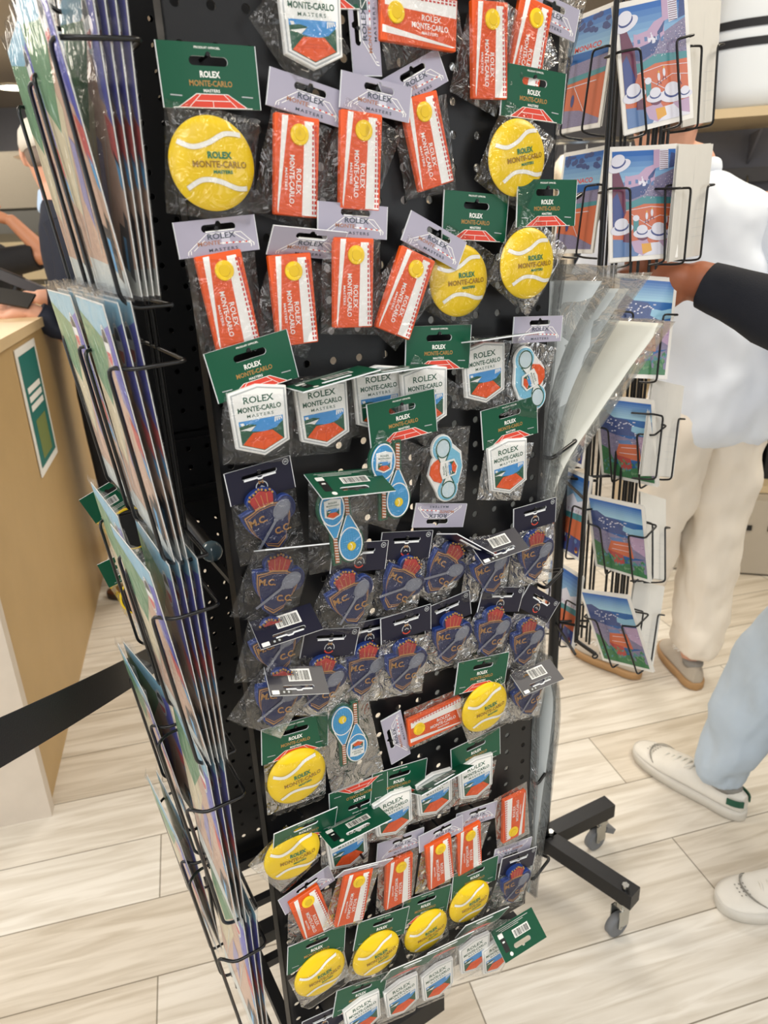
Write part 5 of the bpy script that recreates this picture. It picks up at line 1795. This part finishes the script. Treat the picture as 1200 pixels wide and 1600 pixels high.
    if tab:
        b = MB()
        for s_ in (-1, 1):
            pts = []
            for i in range(6):
                s = .01 + .02 * i
                w = (.033) * (1 - abs(2 * s - 1) ** 5.5) ** .5 + .003
                pts.append((s * L, s_ * w))
            b.add([(p[0] - .002, p[1], z) for p in pts for z in (.046, .062)], [(2 * i, 2 * i + 2, 2 * i + 3, 2 * i + 1) for i in range(5)], tab)
        b.v = [tuple(M @ Vector(v)) for v in b.v]
        o = b.build('heel_tab', parent)
        md = o.modifiers.new('th', 'SOLIDIFY'); md.thickness = .003
SHW = mat('shoe_leather_white', 'dcd8cf', .55, var=.10, vscale=30)
SHIN = mat('shoe_lining_grey', '8f8c87', .9)
SHSEAM = mat('shoe_seam_grey', '8d8981', .8)
SHS = mat('shoe_sole_white', 'cfcbc2', .6, var=.1, vscale=30)
SHG = mat('shoe_tab_green', '14503c', .5)
SHB = mat('shoe_suede_beige', 'b8aea0', .8, var=.08, vscale=40)
SHGUM = mat('shoe_gum_sole', 'b08a5e', .6)
SHBR = mat('shoe_leather_brown', '6b3a22', .35, var=.15, vscale=20)

# ---- woman in white beyond the spinner
wm = empty('person', T(.86, 1.84, 0))
tag(wm, 'person in a pale blue shirt and cream trousers seen from behind, beyond the postcard spinner', 'person')
def rel(v, o=wm):
    return tuple(Vector(v) - Vector(o.matrix_world.translation))
SHIRT = mat('shirt_pale_blue', 'e2e9f4', .8, var=.03, vscale=6)
CREAM = mat('trouser_cream', 'ece3d6', .85, var=.04, vscale=8)
Wp = lambda x, y, z, r_: (*rel((x, y, z)), r_)
fa, fb = onfloor(1000, 1062), onfloor(898, 1010)      # far shoe heel, toe
fc_, fd = onfloor(1088, 1080), onfloor(1040, 1004)    # near shoe heel, toe
an1 = fa.lerp(fb, .24); an2 = fc_.lerp(fd, .24)
nk = atY(1084, 266, 1.76); hdw = atY(1042, 178, 1.73)
cxw, cyw = .850, 1.83
pts = [Wp(cxw, cyw, .86, .11), Wp(cxw - .01, 1.82, 1.05, .10), Wp(nk.x + .04, 1.79, 1.27, .10), Wp(nk.x, nk.y, nk.z + .01, .045), Wp(hdw.x + .01, hdw.y, hdw.z - .09, .042),
       Wp(cxw - .07, 1.83, .80, .07), Wp((cxw - .075 + an1.x) / 2 + .01, (an1.y + 1.83) / 2, .46, .044), Wp(an1.x, an1.y, .09, .032), Wp(cxw + .06, 1.83, .80, .07), Wp((cxw + .06 + an2.x) / 2 + .01, (an2.y + 1.83) / 2, .46, .044), Wp(an2.x, an2.y, .09, .032),
       Wp(nk.x - .12, 1.82, nk.z - .07, .042), Wp(nk.x - .20, 1.87, 1.12, .036), Wp(nk.x - .22, 1.76, 1.16, .026), Wp(nk.x + .19, 1.76, nk.z - .09, .042), Wp(nk.x + .27, 1.72, 1.08, .036), Wp(nk.x + .20, 1.54, 1.02, .026)]
hp, he = hand_pts(None, Matrix.Translation(Vector(pts[13][:3]) + Vector((-.01, -.02, .005))) @ Matrix.Rotation(2.4, 4, 'Z'), .3, .95)
nb = len(pts)
hp2, he2 = hand_pts(None, Matrix.Translation(Vector(pts[16][:3]) + Vector((-.005, -.02, .0))) @ Matrix.Rotation(2.9, 4, 'Z'), .3, .95)
ed = [(0, 1), (1, 2), (2, 3), (3, 4), (0, 5), (5, 6), (6, 7), (0, 8), (8, 9), (9, 10), (2, 11), (11, 12), (12, 13), (2, 14), (14, 15), (15, 16)]
ed += [(a + nb, b_ + nb) for a, b_ in he] + [(13, nb)]
nb2 = nb + len(hp)
ed += [(a + nb2, b_ + nb2) for a, b_ in he2] + [(16, nb2)]
skin('body', pts + hp + hp2, ed, SKINL, wm)
HAIRB = mat('hair_brown', '6b4f3a', .6, var=.3, vscale=60)
head(wm, rel(hdw), math.radians(150), SKINL, HAIRB, .95)
clothmesh([(rel((cxw + .01, 1.83, .755)), .155, .14, .1), (rel((cxw + .01, 1.83, .82)), .153, .138, .1), (rel((cxw + .01, 1.83, .95)), .15, .13, .1), (rel((cxw - .01, 1.82, 1.10)), .165, .125, .1), (rel((nk.x + .055, 1.80, 1.24)), .185, .125, .1),
           (rel((nk.x + .04, 1.785, nk.z - .075)), .175, .105, .1), (rel((nk.x + .02, 1.77, nk.z - .03)), .11, .075, .1), (rel((nk.x, 1.765, nk.z + .005)), .058, .056, .1)], SHIRT, 'shirt', wm, wr=.018, wsc=7, sub=3)
clothmesh([(rel((nk.x, 1.765, nk.z - .02)), .062, .060, .1), (rel((nk.x, 1.765, nk.z + .012)), .058, .056, .1), (rel((nk.x, 1.765, nk.z + .028)), .052, .05, .1)], SHIRT, 'collar', wm, wr=0)
tubeobj('sleeve', [rel((nk.x + .17, 1.77, nk.z - .08)), rel((nk.x + .22, 1.755, 1.22)), rel((nk.x + .27, 1.73, 1.11)), rel((nk.x + .25, 1.64, 1.06)), rel((nk.x + .21, 1.56, 1.03))], [.080, .076, .068, .058, .048], SHIRT, wm, wr=.010)
tubeobj('sleeve', [rel((nk.x - .10, 1.81, nk.z - .08)), rel((nk.x - .16, 1.84, 1.22)), rel((nk.x - .20, 1.87, 1.12)), rel((nk.x - .215, 1.81, 1.13)), rel((nk.x - .22, 1.77, 1.155))], [.070, .064, .058, .05, .044], SHIRT, wm, wr=.006)
for (an, hx, w_) in ((an1, cxw - .075, .82), (an2, cxw + .060, 1.0)):
    kx = (an.x + hx) / 2; ky = (an.y + 1.83) / 2
    clothmesh([(rel((an.x + .012, an.y, .095)), .070 * w_, .076, 0), (rel((an.x + .012, an.y, .15)), .070 * w_, .076, 0), (rel((an.x * .7 + hx * .3 + .01, an.y, .3)), .074 * w_, .08, 0), (rel((kx + .01, ky, .48)), .080 * w_, .088, 0), (rel((hx * .8 + an.x * .2, 1.83, .66)), .086, .10, 0), (rel((hx, 1.83, .78)), .090, .12, 0), (rel((hx + (cxw - hx) * .3, 1.83, .90)), .11, .12, 0)], CREAM, 'trouser_leg', wm, wr=.014, wsc=12, n=20, sub=3)
shoe(wm, rel(fa), rel(fb), .255, (SHB, SHGUM, None, WHITE))
shoe(wm, rel(fc_), rel(fd), .255, (SHB, SHGUM, None, WHITE))

# ---- shopper reaching in from the right, black jumper and pale jeans
sh = empty('person', T(.95, 1.12, 0))
tag(sh, 'person in a black jumper and light jeans with worn white sneakers reaching for a postcard', 'person')
rs_ = lambda v: rel(v, sh)
JEANS = mat('jeans_pale', 'b6c4d2', .85, var=.05, vscale=30, bump=.15, bscale=700)
JUMP = mat('jumper_black', '10141f', .85, var=.1, vscale=50, bump=.3, bscale=500)
Wq = lambda x, y, z, r_: (*rs_((x, y, z)), r_)
hand_base = atR(1093, 440, 1.225)
pts = [Wq(1.02, 1.08, .92, .13), Wq(1.02, 1.06, 1.12, .12), Wq(1.01, 1.04, 1.30, .10), Wq(.99, 1.03, 1.48, .055), Wq(.98, 1.03, 1.55, .05),
       Wq(.97, 1.12, .86, .085), Wq(.845, 1.275, .47, .048), Wq(onfloor(1163, 1283).lerp(onfloor(1006, 1180), .26).x, onfloor(1163, 1283).lerp(onfloor(1006, 1180), .26).y, .09, .036), Wq(1.09, 1.04, .86, .085), Wq(1.0, 1.03, .50, .048), Wq(.87, 1.085, .09, .036),
       Wq(.88, 1.03, 1.40, .055), Wq(.755, 1.01, 1.12, .045), (*rs_(hand_base), .030), Wq(1.14, 1.02, 1.38, .055), Wq(1.18, .98, 1.12, .042), Wq(1.14, .84, .98, .03)]
nb = len(pts)
fdir = Matrix.Rotation(math.radians(72), 4, 'Z')
hp, he = hand_pts(None, Matrix.Translation(Vector(rs_(hand_base)) + Vector((-.012, .004, .004))) @ Matrix.Rotation(math.radians(66), 4, 'Z') @ Matrix.Rotation(math.radians(-80), 4, 'Y'), .62, 1.0)
hp2, he2 = hand_pts(None, Matrix.Translation(Vector(pts[16][:3]) + Vector((-.005, -.02, -.01))) @ Matrix.Rotation(2.9, 4, 'Z'), .3, 1.0)
ed = [(0, 1), (1, 2), (2, 3), (3, 4), (0, 5), (5, 6), (6, 7), (0, 8), (8, 9), (9, 10), (2, 11), (11, 12), (12, 13), (2, 14), (14, 15), (15, 16)]
ed += [(a + nb, b_ + nb) for a, b_ in he] + [(13, nb)]
nb2 = nb + len(hp)
ed += [(a + nb2, b_ + nb2) for a, b_ in he2] + [(16, nb2)]
skin('body', pts + hp + hp2, ed, SKINB, sh)
head(sh, rs_((.97, 1.02, 1.66)), math.radians(-75), SKINB, mat('hair_black', '17130f', .6))
clothmesh([(rs_((1.02, 1.08, .90)), .19, .14, .5), (rs_((1.02, 1.07, 1.0)), .18, .135, .5), (rs_((1.02, 1.05, 1.2)), .19, .135, .5), (rs_((1.01, 1.04, 1.36)), .195, .125, .5), (rs_((1.0, 1.03, 1.44)), .15, .10, .5), (rs_((.99, 1.03, 1.49)), .07, .07, .5)], JUMP, 'jumper', sh, wr=.005)
pe = atY(1300, 540, 1.0)
tubeobj('sleeve', [rs_((.90, 1.03, 1.40)), rs_((.82, 1.01, 1.26)), rs_((.745, 1.005, 1.13)), rs_(atR(1260, 512, 1.19)), rs_(atR(1200, 487, 1.20)), rs_(atR(1145, 462, 1.21)), rs_(atR(1104, 446, 1.222))],
        [.075, .070, .062, .054, .048, .040, .034], JUMP, sh, wr=.004)
tubeobj('sleeve', [rs_((1.12, 1.02, 1.38)), rs_((1.16, 1.0, 1.26)), rs_((1.18, .98, 1.13)), rs_((1.17, .92, 1.06)), rs_((1.15, .86, .995))], [.075, .066, .058, .05, .036], JUMP, sh, wr=.004)
ja = onfloor(1163, 1283).lerp(onfloor(1006, 1180), .26)
clothmesh([(rs_((ja.x, ja.y, .070)), .054, .062, 0), (rs_((ja.x + .002, ja.y - .002, .12)), .058, .066, 0), (rs_((ja.x + .028, ja.y - .02, .25)), .074, .080, 0), (rs_((ja.x + .075, ja.y - .05, .46)), .092, .098, 0), (rs_((.91, 1.19, .68)), .108, .11, 0), (rs_((.97, 1.12, .84)), .12, .13, 0), (rs_((1.0, 1.10, .95)), .13, .13, 0)], JEANS, 'jeans_leg', sh, wr=.016, wsc=10, sub=3)
clothmesh([(rs_((.875, 1.085, .075)), .056, .062, 0), (rs_((.88, 1.085, .12)), .06, .066, 0), (rs_((.93, 1.06, .28)), .08, .084, 0), (rs_((1.01, 1.02, .50)), .092, .098, 0), (rs_((1.06, 1.02, .7)), .11, .115, 0), (rs_((1.08, 1.04, .84)), .12, .13, 0), (rs_((1.06, 1.06, .95)), .13, .13, 0)], JEANS, 'jeans_leg', sh, wr=.016, wsc=10, sub=3)
shoe(sh, rs_(onfloor(1163, 1283)), rs_(onfloor(1006, 1180)), .305, (SHW, SHS, SHG, SHW))
shoe(sh, rs_(onfloor(1118, 1418) + Vector((.29, .02, 0))), rs_(onfloor(1118, 1418)), .29, (SHW, SHS, SHG, SHW))

# ---- customer in a white cap at the counter
mn = empty('person', T(-1.08, 2.72, 0))
tag(mn, 'person in a white cap and dark jacket holding a phone at the counter', 'person')
rm = lambda v: rel(v, mn)
JACK = mat('jacket_navy', '1b2233', .8, var=.08, vscale=20)
TROU = mat('trouser_dark', '1a1e28', .85)
BY = 2.72
hd = atY(78, 246, BY)
nk = atY(96, 318, BY)
Wm = lambda v, r_: (*rm(v), r_)
shl = atY(112, 345, BY)
elb = atY(118, 525, BY - .10)
wri = atY(52, 487, BY - .16)
bx = hd.x + .08
pts = [Wm((bx + .02, BY, .92), .13), Wm((bx + .01, BY, 1.15), .12), Wm((bx, BY, 1.30), .10), Wm((nk.x, BY, 1.46), .055), Wm((hd.x + .01, BY, 1.54), .05),
       Wm((bx, BY - .08, .88), .09), Wm((bx - .01, BY - .09, .48), .06), Wm((bx - .01, BY - .10, .09), .04), Wm((bx, BY + .10, .88), .09), Wm((bx - .02, BY + .14, .48), .06), Wm((bx - .03, BY + .18, .09), .04),
       Wm((bx, BY - .15, 1.35), .045), Wm(elb, .045), Wm(wri, .028), Wm((bx, BY + .15, 1.35), .045), Wm((bx - .05, BY + .22, 1.12), .045), Wm((bx - .26, BY + .12, 1.13), .028)]
nb = len(pts)
hp, he = hand_pts(None, Matrix.Translation(Vector(rm(wri)) + Vector((-.015, 0, .003))) @ Matrix.Rotation(math.radians(88), 4, 'Z') @ Matrix.Rotation(math.radians(150), 4, 'Y'), .35, 1.05)
hp2, he2 = hand_pts(None, Matrix.Translation(Vector(pts[16][:3]) + Vector((-.02, 0, 0))) @ Matrix.Rotation(math.radians(88), 4, 'Z'), .3, 1.0)
ed = [(0, 1), (1, 2), (2, 3), (3, 4), (0, 5), (5, 6), (6, 7), (0, 8), (8, 9), (9, 10), (2, 11), (11, 12), (12, 13), (2, 14), (14, 15), (15, 16)]
ed += [(a + nb, b_ + nb) for a, b_ in he] + [(13, nb)]
nb2 = nb + len(hp)
ed += [(a + nb2, b_ + nb2) for a, b_ in he2] + [(16, nb2)]
skin('body', pts + hp + hp2, ed, SKINL, mn)
Mh = head(mn, rm(hd), math.radians(-158), SKINL, mat('hair_grey_brown', '7d6f66', .7), 1.0, math.radians(8))
b = MB()
cp = [(.012, .088, .108, .008), (.04, .091, .110, .006), (.075, .085, .103, .006), (.105, .064, .080, .008), (.124, .030, .040, .010), (.129, .006, .008, .010)]
b.rings([ring((0, yo, z), rx, ry, n=24) for z, rx, ry, yo in cp], SHW)
vs = []
for k_ in range(9):
    a = math.radians(200 + 140 * k_ / 8)
    for rr, dz in ((.098, .022), (.145, .014)):
        vs.append((math.cos(a) * rr * .85, math.sin(a) * rr, dz))
b.add(vs, [(2 * i, 2 * i + 1, 2 * i + 3, 2 * i + 2) for i in range(8)], SHW, True)
b.v = [tuple(Mh @ Vector(v)) for v in b.v]
b.build('cap', mn)
clothmesh([(rm((bx + .02, BY, .84)), .14, .20, 0), (rm((bx + .02, BY, 1.0)), .135, .195, 0), (rm((bx + .01, BY, 1.2)), .15, .21, 0), (rm((bx, BY, 1.33)), .145, .215, 0), (rm((bx, BY, 1.41)), .12, .17, 0), (rm((nk.x, BY, 1.47)), .065, .075, 0)], JACK, 'jacket', mn, wr=.006)
clothmesh([(rm((nk.x - .005, BY, 1.40)), .075, .09, 0), (rm((nk.x - .005, BY, 1.44)), .070, .082, 0), (rm((nk.x - .005, BY, 1.485)), .060, .064, 0), (rm((nk.x - .005, BY, 1.49)), .057, .061, 0)], mat('collar_light_blue', 'b5cdec', .8), 'shirt_collar', mn, wr=0)
tubeobj('sleeve', [rm((bx, BY - .15, 1.38)), rm((bx + .02, BY - .17, 1.25)), rm(elb), rm(elb.lerp(wri, .5)), rm(elb.lerp(wri, .9))], [.08, .075, .066, .058, .045], JACK, mn, wr=.005)
tubeobj('sleeve', [rm((bx, BY + .16, 1.38)), rm((bx - .02, BY + .2, 1.25)), rm((bx - .05, BY + .22, 1.12)), rm((bx - .15, BY + .17, 1.12)), rm((bx - .24, BY + .13, 1.13))], [.08, .072, .062, .055, .042], JACK, mn, wr=.005)
for s_, fx in ((-1, 0), (1, -.03)):
    clothmesh([(rm((bx - .01 + fx, BY + s_ * .12, .10)), .062, .062, 0), (rm((bx - .01 + fx, BY + s_ * .11, .3)), .066, .066, 0), (rm((bx - .01 + fx, BY + s_ * .10, .5)), .076, .076, 0), (rm((bx + fx, BY + s_ * .09, .75)), .098, .095, 0), (rm((bx, BY + s_ * .07, .95)), .11, .10, 0)], TROU, 'trouser_leg', mn, wr=.004)
f1 = onfloor(172, 932); f2 = onfloor(186, 852)
shoe(mn, rm(f1 + Vector((.28, .03, 0))), rm(f1), .29, (SHBR, mat('shoe_sole_dark', '3a2a20', .6), None, SHBR))
shoe(mn, rm(f2 + Vector((.27, -.1, 0))), rm(f2), .29, (SHBR, MATS['shoe_sole_dark'], None, SHBR))
# phone in the hand
ph = atY(22, 466, BY - .17)
b = MB(); b.box((0, 0, 0), (.125, .008, .065), INK, None)
o = b.build('phone', None, Matrix.Translation(ph) @ R(8, 'Z') @ R(-50, 'X') @ R(18, 'Y'))
tag(o, 'dark phone held over the counter by the person in the cap', 'phone')

# ---- shop assistant behind the counter at the left edge
ca_ = empty('person', T(-1.75, 3.3, 0))
tag(ca_, 'person in a black t-shirt behind the counter with a hand raised to the chin', 'person')
rc = lambda v: rel(v, ca_)
CY = 3.55
hc = atY(-34, 318, CY)
el = atY(72, 398, CY - .15); wr_ = atY(18, 345, CY - .15)
sx, sz = hc.x, hc.z
pts = [(*rc((sx - .05, CY + .05, .9)), .12), (*rc((sx - .05, CY + .05, 1.1)), .11), (*rc((sx - .04, CY + .02, sz - .28)), .11), (*rc((sx, CY, sz - .17)), .05), (*rc((sx, CY, sz - .09)), .045),
       (*rc((sx - .05, CY - .05, .85)), .085), (*rc((sx - .05, CY - .05, .45)), .055), (*rc((sx - .05, CY - .05, .08)), .04), (*rc((sx - .05, CY + .16, .85)), .085), (*rc((sx - .05, CY + .16, .45)), .055), (*rc((sx - .05, CY + .16, .08)), .04),
       (*rc((sx + .0, CY - .14, sz - .27)), .05), (*rc(el), .036), (*rc(wr_), .026), (*rc((sx - .08, CY + .2, sz - .27)), .05), (*rc((sx - .0, CY + .2, sz - .5)), .036), (*rc((sx + .2, CY - .05, sz - .42)), .026)]
nb = len(pts)
hp, he = hand_pts(None, Matrix.Translation(Vector(rc(wr_)) + Vector((-.015, 0, .005))) @ Matrix.Rotation(math.radians(90), 4, 'Z') @ Matrix.Rotation(math.radians(20), 4, 'X'), .5, .95)
hp2, he2 = hand_pts(None, Matrix.Translation(Vector(pts[16][:3]) + Vector((.01, -.01, 0))) @ Matrix.Rotation(math.radians(-110), 4, 'Z'), .3, .95)
ed = [(0, 1), (1, 2), (2, 3), (3, 4), (0, 5), (5, 6), (6, 7), (0, 8), (8, 9), (9, 10), (2, 11), (11, 12), (12, 13), (2, 14), (14, 15), (15, 16)]
ed += [(a + nb, b_ + nb) for a, b_ in he] + [(13, nb)]
nb2 = nb + len(hp)
ed += [(a + nb2, b_ + nb2) for a, b_ in he2] + [(16, nb2)]
skin('body', pts + hp + hp2, ed, SKINM, ca_)
head(ca_, rc(hc), math.radians(70), SKINM, MATS['hair_black'])
TEE = mat('tshirt_black', '12141a', .85)
clothmesh([(rc((sx - .05, CY + .05, .85)), .13, .18, 0), (rc((sx - .05, CY + .05, 1.05)), .13, .18, 0), (rc((sx - .04, CY + .03, sz - .33)), .13, .19, 0), (rc((sx - .03, CY + .02, sz - .22)), .11, .17, 0), (rc((sx - .01, CY, sz - .16)), .06, .07, 0)], TEE, 'tshirt', ca_, wr=.004)
tubeobj('sleeve', [rc((sx, CY - .12, sz - .26)), rc(Vector((sx, CY - .14, sz - .27)).lerp(el, .4)), rc(Vector((sx, CY - .14, sz - .27)).lerp(el, .88))], [.07, .064, .056], TEE, ca_, sub=0)
clothmesh([(rc((sx - .05, CY + .05, .1)), .08, .16, 0), (rc((sx - .05, CY + .05, .5)), .09, .17, 0), (rc((sx - .05, CY + .05, .95)), .12, .18, 0)], TROU, 'trousers', ca_, wr=0)

# ================================================================== BACKGROUND LEFT (behind the counter)
def simple_box(name, c, s, m, label=None, cat=None, rotz=0, parent=None, group=None):
    b = MB(); b.box((0, 0, s[2] / 2), s, m)
    o = b.build(name, parent, Matrix.Translation(c) @ R(rotz, 'Z'))
    if label:
        tag(o, label, cat, group)
    return o
# tall grey-olive wall cabinet
t = empty('wall_cabinet', T(-3.9, 6.4, 0))
tag(t, 'olive grey wall cabinet behind the till', 'cabinet')
b = MB(); b.box((0, 0, 1.0), (3.6, .5, 2.0), mat('cabinet_olive', '7d776b', .7)); b.build('body', t)
b = MB(); b.box((0, -.27, 1.79), (3.5, .04, .38), mat('cabinet_olive_door', '8c8577', .7)); b.build('door', t)
b = MB(); b.box((0, -.27, 1.30), (3.5, .04, .56), mat('cabinet_grey_panel', '5c5c58', .7)); b.build('door', t)
# back counter with pale drawers
t = empty('drawer_unit', T(-3.1, 5.3, 0))
tag(t, 'pale wooden drawer unit behind the shop counter', 'drawers')
b = MB(); b.box((0, 0, .70), (3.0, .5, 1.4), mat('drawer_body', '6b6658', .7)); b.build('body', t)
DRW = mat('drawer_front', 'd8c9a6', .6)
for k_ in range(5):
    b = MB(); b.box((0, -.26, .15 + k_ * .27), (2.96, .03, .235), DRW); b.build('drawer', t)
# till screen / card terminal
t = empty('card_terminal', Matrix.Translation(atY(30, 440, 2.95)) @ R(20, 'Z') @ R(28, 'Y'))
tag(t, 'dark grey card terminal on the counter in front of the person in the cap', 'card terminal')
b = MB(); b.box((0, 0, 0), (.20, .09, .035), mat('terminal_grey', '4a4c52', .5)); b.build('body', t)
b = MB(); b.box((-.03, 0, .019), (.09, .07, .003), INK); b.build('screen', t)
b = MB(); b.tube([(0, 0, -.02), (0, 0, -.09)], .02, INK); b.build('stand', t)

# ================================================================== BACKGROUND RIGHT (shelving)
GW = mat('shelving_grey', '75747a', .7)
SW = mat('shelf_board_maple', 'cdb894', .55, var=.06, vscale=10)
gp = atY(1120, 175, 2.55)
RZ = -16
GM = Matrix.Translation((1.06, 2.72, 0)) @ R(RZ, 'Z')
g = empty('shelf_unit', GM)
tag(g, 'grey shelving unit with maple boards behind the person in white', 'shelf')
b = MB(); b.box((1.0, .40, 1.2), (2.2, .04, 2.4), GW); b.build('back_panel', g)
b = MB(); b.box((-.09, .20, 1.2), (.03, .42, 2.4), mat('shelving_side_beige', 'bfae92', .7)); b.build('side_panel', g)
for z, dep in ((1.635, .42), (.70, .42), (.34, .42), (.06, .42)):
    b = MB(); b.box((1.0, .40 - dep / 2, z - .012), (2.1, dep, .028), SW); b.build('shelf_board', g)
for z in (1.59,):
    for x in (.28, .9):
        b = MB(); b.prism([(0, 0), (-.2, 0), (0, -.10)], -.004, .004, GW)
        b.v = [(x, .38 + v[0], z + v[1]) if False else (x + v[2], .38 + v[0], z + v[1]) for v in b.v]
        b.build('bracket', g)
b = MB(); b.box((.18, .33, 1.45), (.42, .03, .05), mat('rail_grey', '4e4c4c', .6)); b.build('hanging_rail', g)
for i in range(5):
    x = .02 + i * .085
    o = empty('hanging_garment', GM @ T(x, .30, 1.42))
    tag(o, ['dark grey', 'light grey', 'black', 'grey', 'pale grey'][i] + ' folded garment hanging from the short rail on the grey shelving', 'garment', 'garments on the short rail')
    b = MB(); b.rings([ring((0, 0, z), .028, .07, n=12) for z in (-.36, -.2, -.06, -.03)], mat('garment_%s' % ['charcoal', 'light', 'ink', 'mid', 'pale'][i], ['3a3a3e', '8b8b90', '1c1c20', '66666b', 'a4a4aa'][i], .9)); b.build('cloth', o)
    b = MB(); b.tube([(0, 0, -.03), (0, 0, .01), (0, .02, .03)], .003, CHROME, 6); b.build('hanger_hook', o)
# white tote with two black stripes on the top shelf
BAGW = mat('bag_white', 'e6edf5', .6, var=.02, vscale=8)
BAGK = mat('bag_stripe_black', '12141c', .6)
tb = empty('sports_bag', GM @ T(.36, .16, 1.64))
tag(tb, 'white bag with two black stripes on the top shelf', 'bag')
b = MB()
b.rings([ring((0, 0, z), rx, ry, n=28, pw=.6) for z, rx, ry in ((0, .24, .12), (.01, .27, .14), (.06, .29, .155), (.2, .30, .155), (.34, .29, .15), (.42, .26, .13), (.44, .24, .11))], BAGW)
b.build('bag_body', tb)
for z in (.175, .228):
    b = MB()
    b.rings([ring((0, 0, zz), .3035, .158, n=28, pw=.6) for zz in (z, z + .024)], BAGK, cap=False)
    b.build('stripe', tb)
b = MB(); b.tube([(-.1, -.13, .4), (-.1, -.14, .55), (.1, -.14, .55), (.1, -.13, .4)], .012, BAGW); b.build('handle', tb)
nv = empty('folded_bag', GM @ T(.03, .13, 1.64))
tag(nv, 'navy printed bag beside the white striped bag on the top shelf', 'bag')
b = MB(); b.rings([ring((0, 0, z), rx, .10, n=20, pw=.7) for z, rx in ((0, .05), (.04, .06), (.12, .055), (.2, .04))], mat('bag_navy', '222c4a', .7, var=.4, vscale=25)); b.build('bag_body', nv)
# boxes and black items low on the unit
DK = mat('dark_goods', '202126', .7, var=.2, vscale=15)
for i, (x, z, w, h, c_, lb) in enumerate(((.34, .70, .5, .40, '1b1c21', 'tall black box on the middle shelf at the end'), (.30, .34, .20, .16, '303238', 'charcoal box on the lower shelf, small one'),
                                      (.56, .34, .26, .20, '15161a', 'black box on the lower shelf, larger one'), (.95, .34, .3, .2, '4a4a4e', 'grey box at the far end of the lower shelf'), (1.0, .70, .5, .3, '7d7c7c', 'grey box at the far end of the middle shelf'))):
    simple_box('storage_box', GM @ Vector((x, .22, z + .003)), (w, .3, h), mat('goods_%d' % i, c_, .6, var=.1), lb, 'box', RZ, group='boxes on the shelving')
bx_ = empty('storage_crate', GM @ T(.42, -.02, 0))
tag(bx_, 'beige grey floor crate with two hand holes below the shelving', 'crate')
BXM = mat('crate_beige', 'b3aa9c', .7, var=.06, vscale=9)
b = MB(); b.box((0, 0, .16), (.62, .16, .30), BXM); b.build('crate_body', bx_)
for x in (-.06, .03):
    b = MB(); b.box((x, -.082, .2), (.035, .006, .02), INK); b.build('hand_hole', bx_)
# pale merchandise wall seen between the postcards
mw_ = empty('garment_rail', T(.95, 4.6, 0))
tag(mw_, 'long rail of cream and beige garments at the back behind the postcard spinner', 'clothes rail')
b = MB(); b.tube([(-.9, 0, 1.75), (1.3, 0, 1.75)], .014, CHROME); b.tube([(-.9, 0, 0), (-.9, 0, 1.75)], .014, CHROME); b.tube([(1.3, 0, 0), (1.3, 0, 1.75)], .014, CHROME); b.build('rail_frame', mw_)
GC = [('e0d5c2', 'cream'), ('cdbfa8', 'beige'), ('f0ede6', 'white'), ('b3a58f', 'taupe'), ('d9d2c8', 'ivory'), ('8fa0b8', 'blue grey')]
for i in range(17):
    c_, nm = GC[(i * 5 + i // 4) % 6]
    x = -.82 + i * .125
    o = empty('shirt_on_hanger', T(.95 + x, 4.6, 1.73))
    tag(o, '%s shirt on a hanger, number %s along the long back rail' % (nm, ['one', 'two', 'three', 'four', 'five', 'six', 'seven', 'eight', 'nine', 'ten', 'eleven', 'twelve', 'thirteen', 'fourteen', 'fifteen', 'sixteen', 'seventeen'][i]), 'shirt', 'shirts on the back rail')
    b = MB(); b.rings([ring((0, 0, z), rx, ry, n=16) for z, rx, ry in ((-1.0, .055, .26), (-.6, .052, .25), (-.2, .05, .24), (-.08, .04, .16), (-.05, .02, .05))], mat('shirt_' + nm.replace(' ', '_'), c_, .9, var=.08, vscale=7)); b.build('cloth', o)
    b = MB(); b.tube([(0, 0, -.06), (0, 0, .0), (0, .02, .02), (0, .03, .0)], .003, CHROME, 6); b.build('hanger_hook', o)
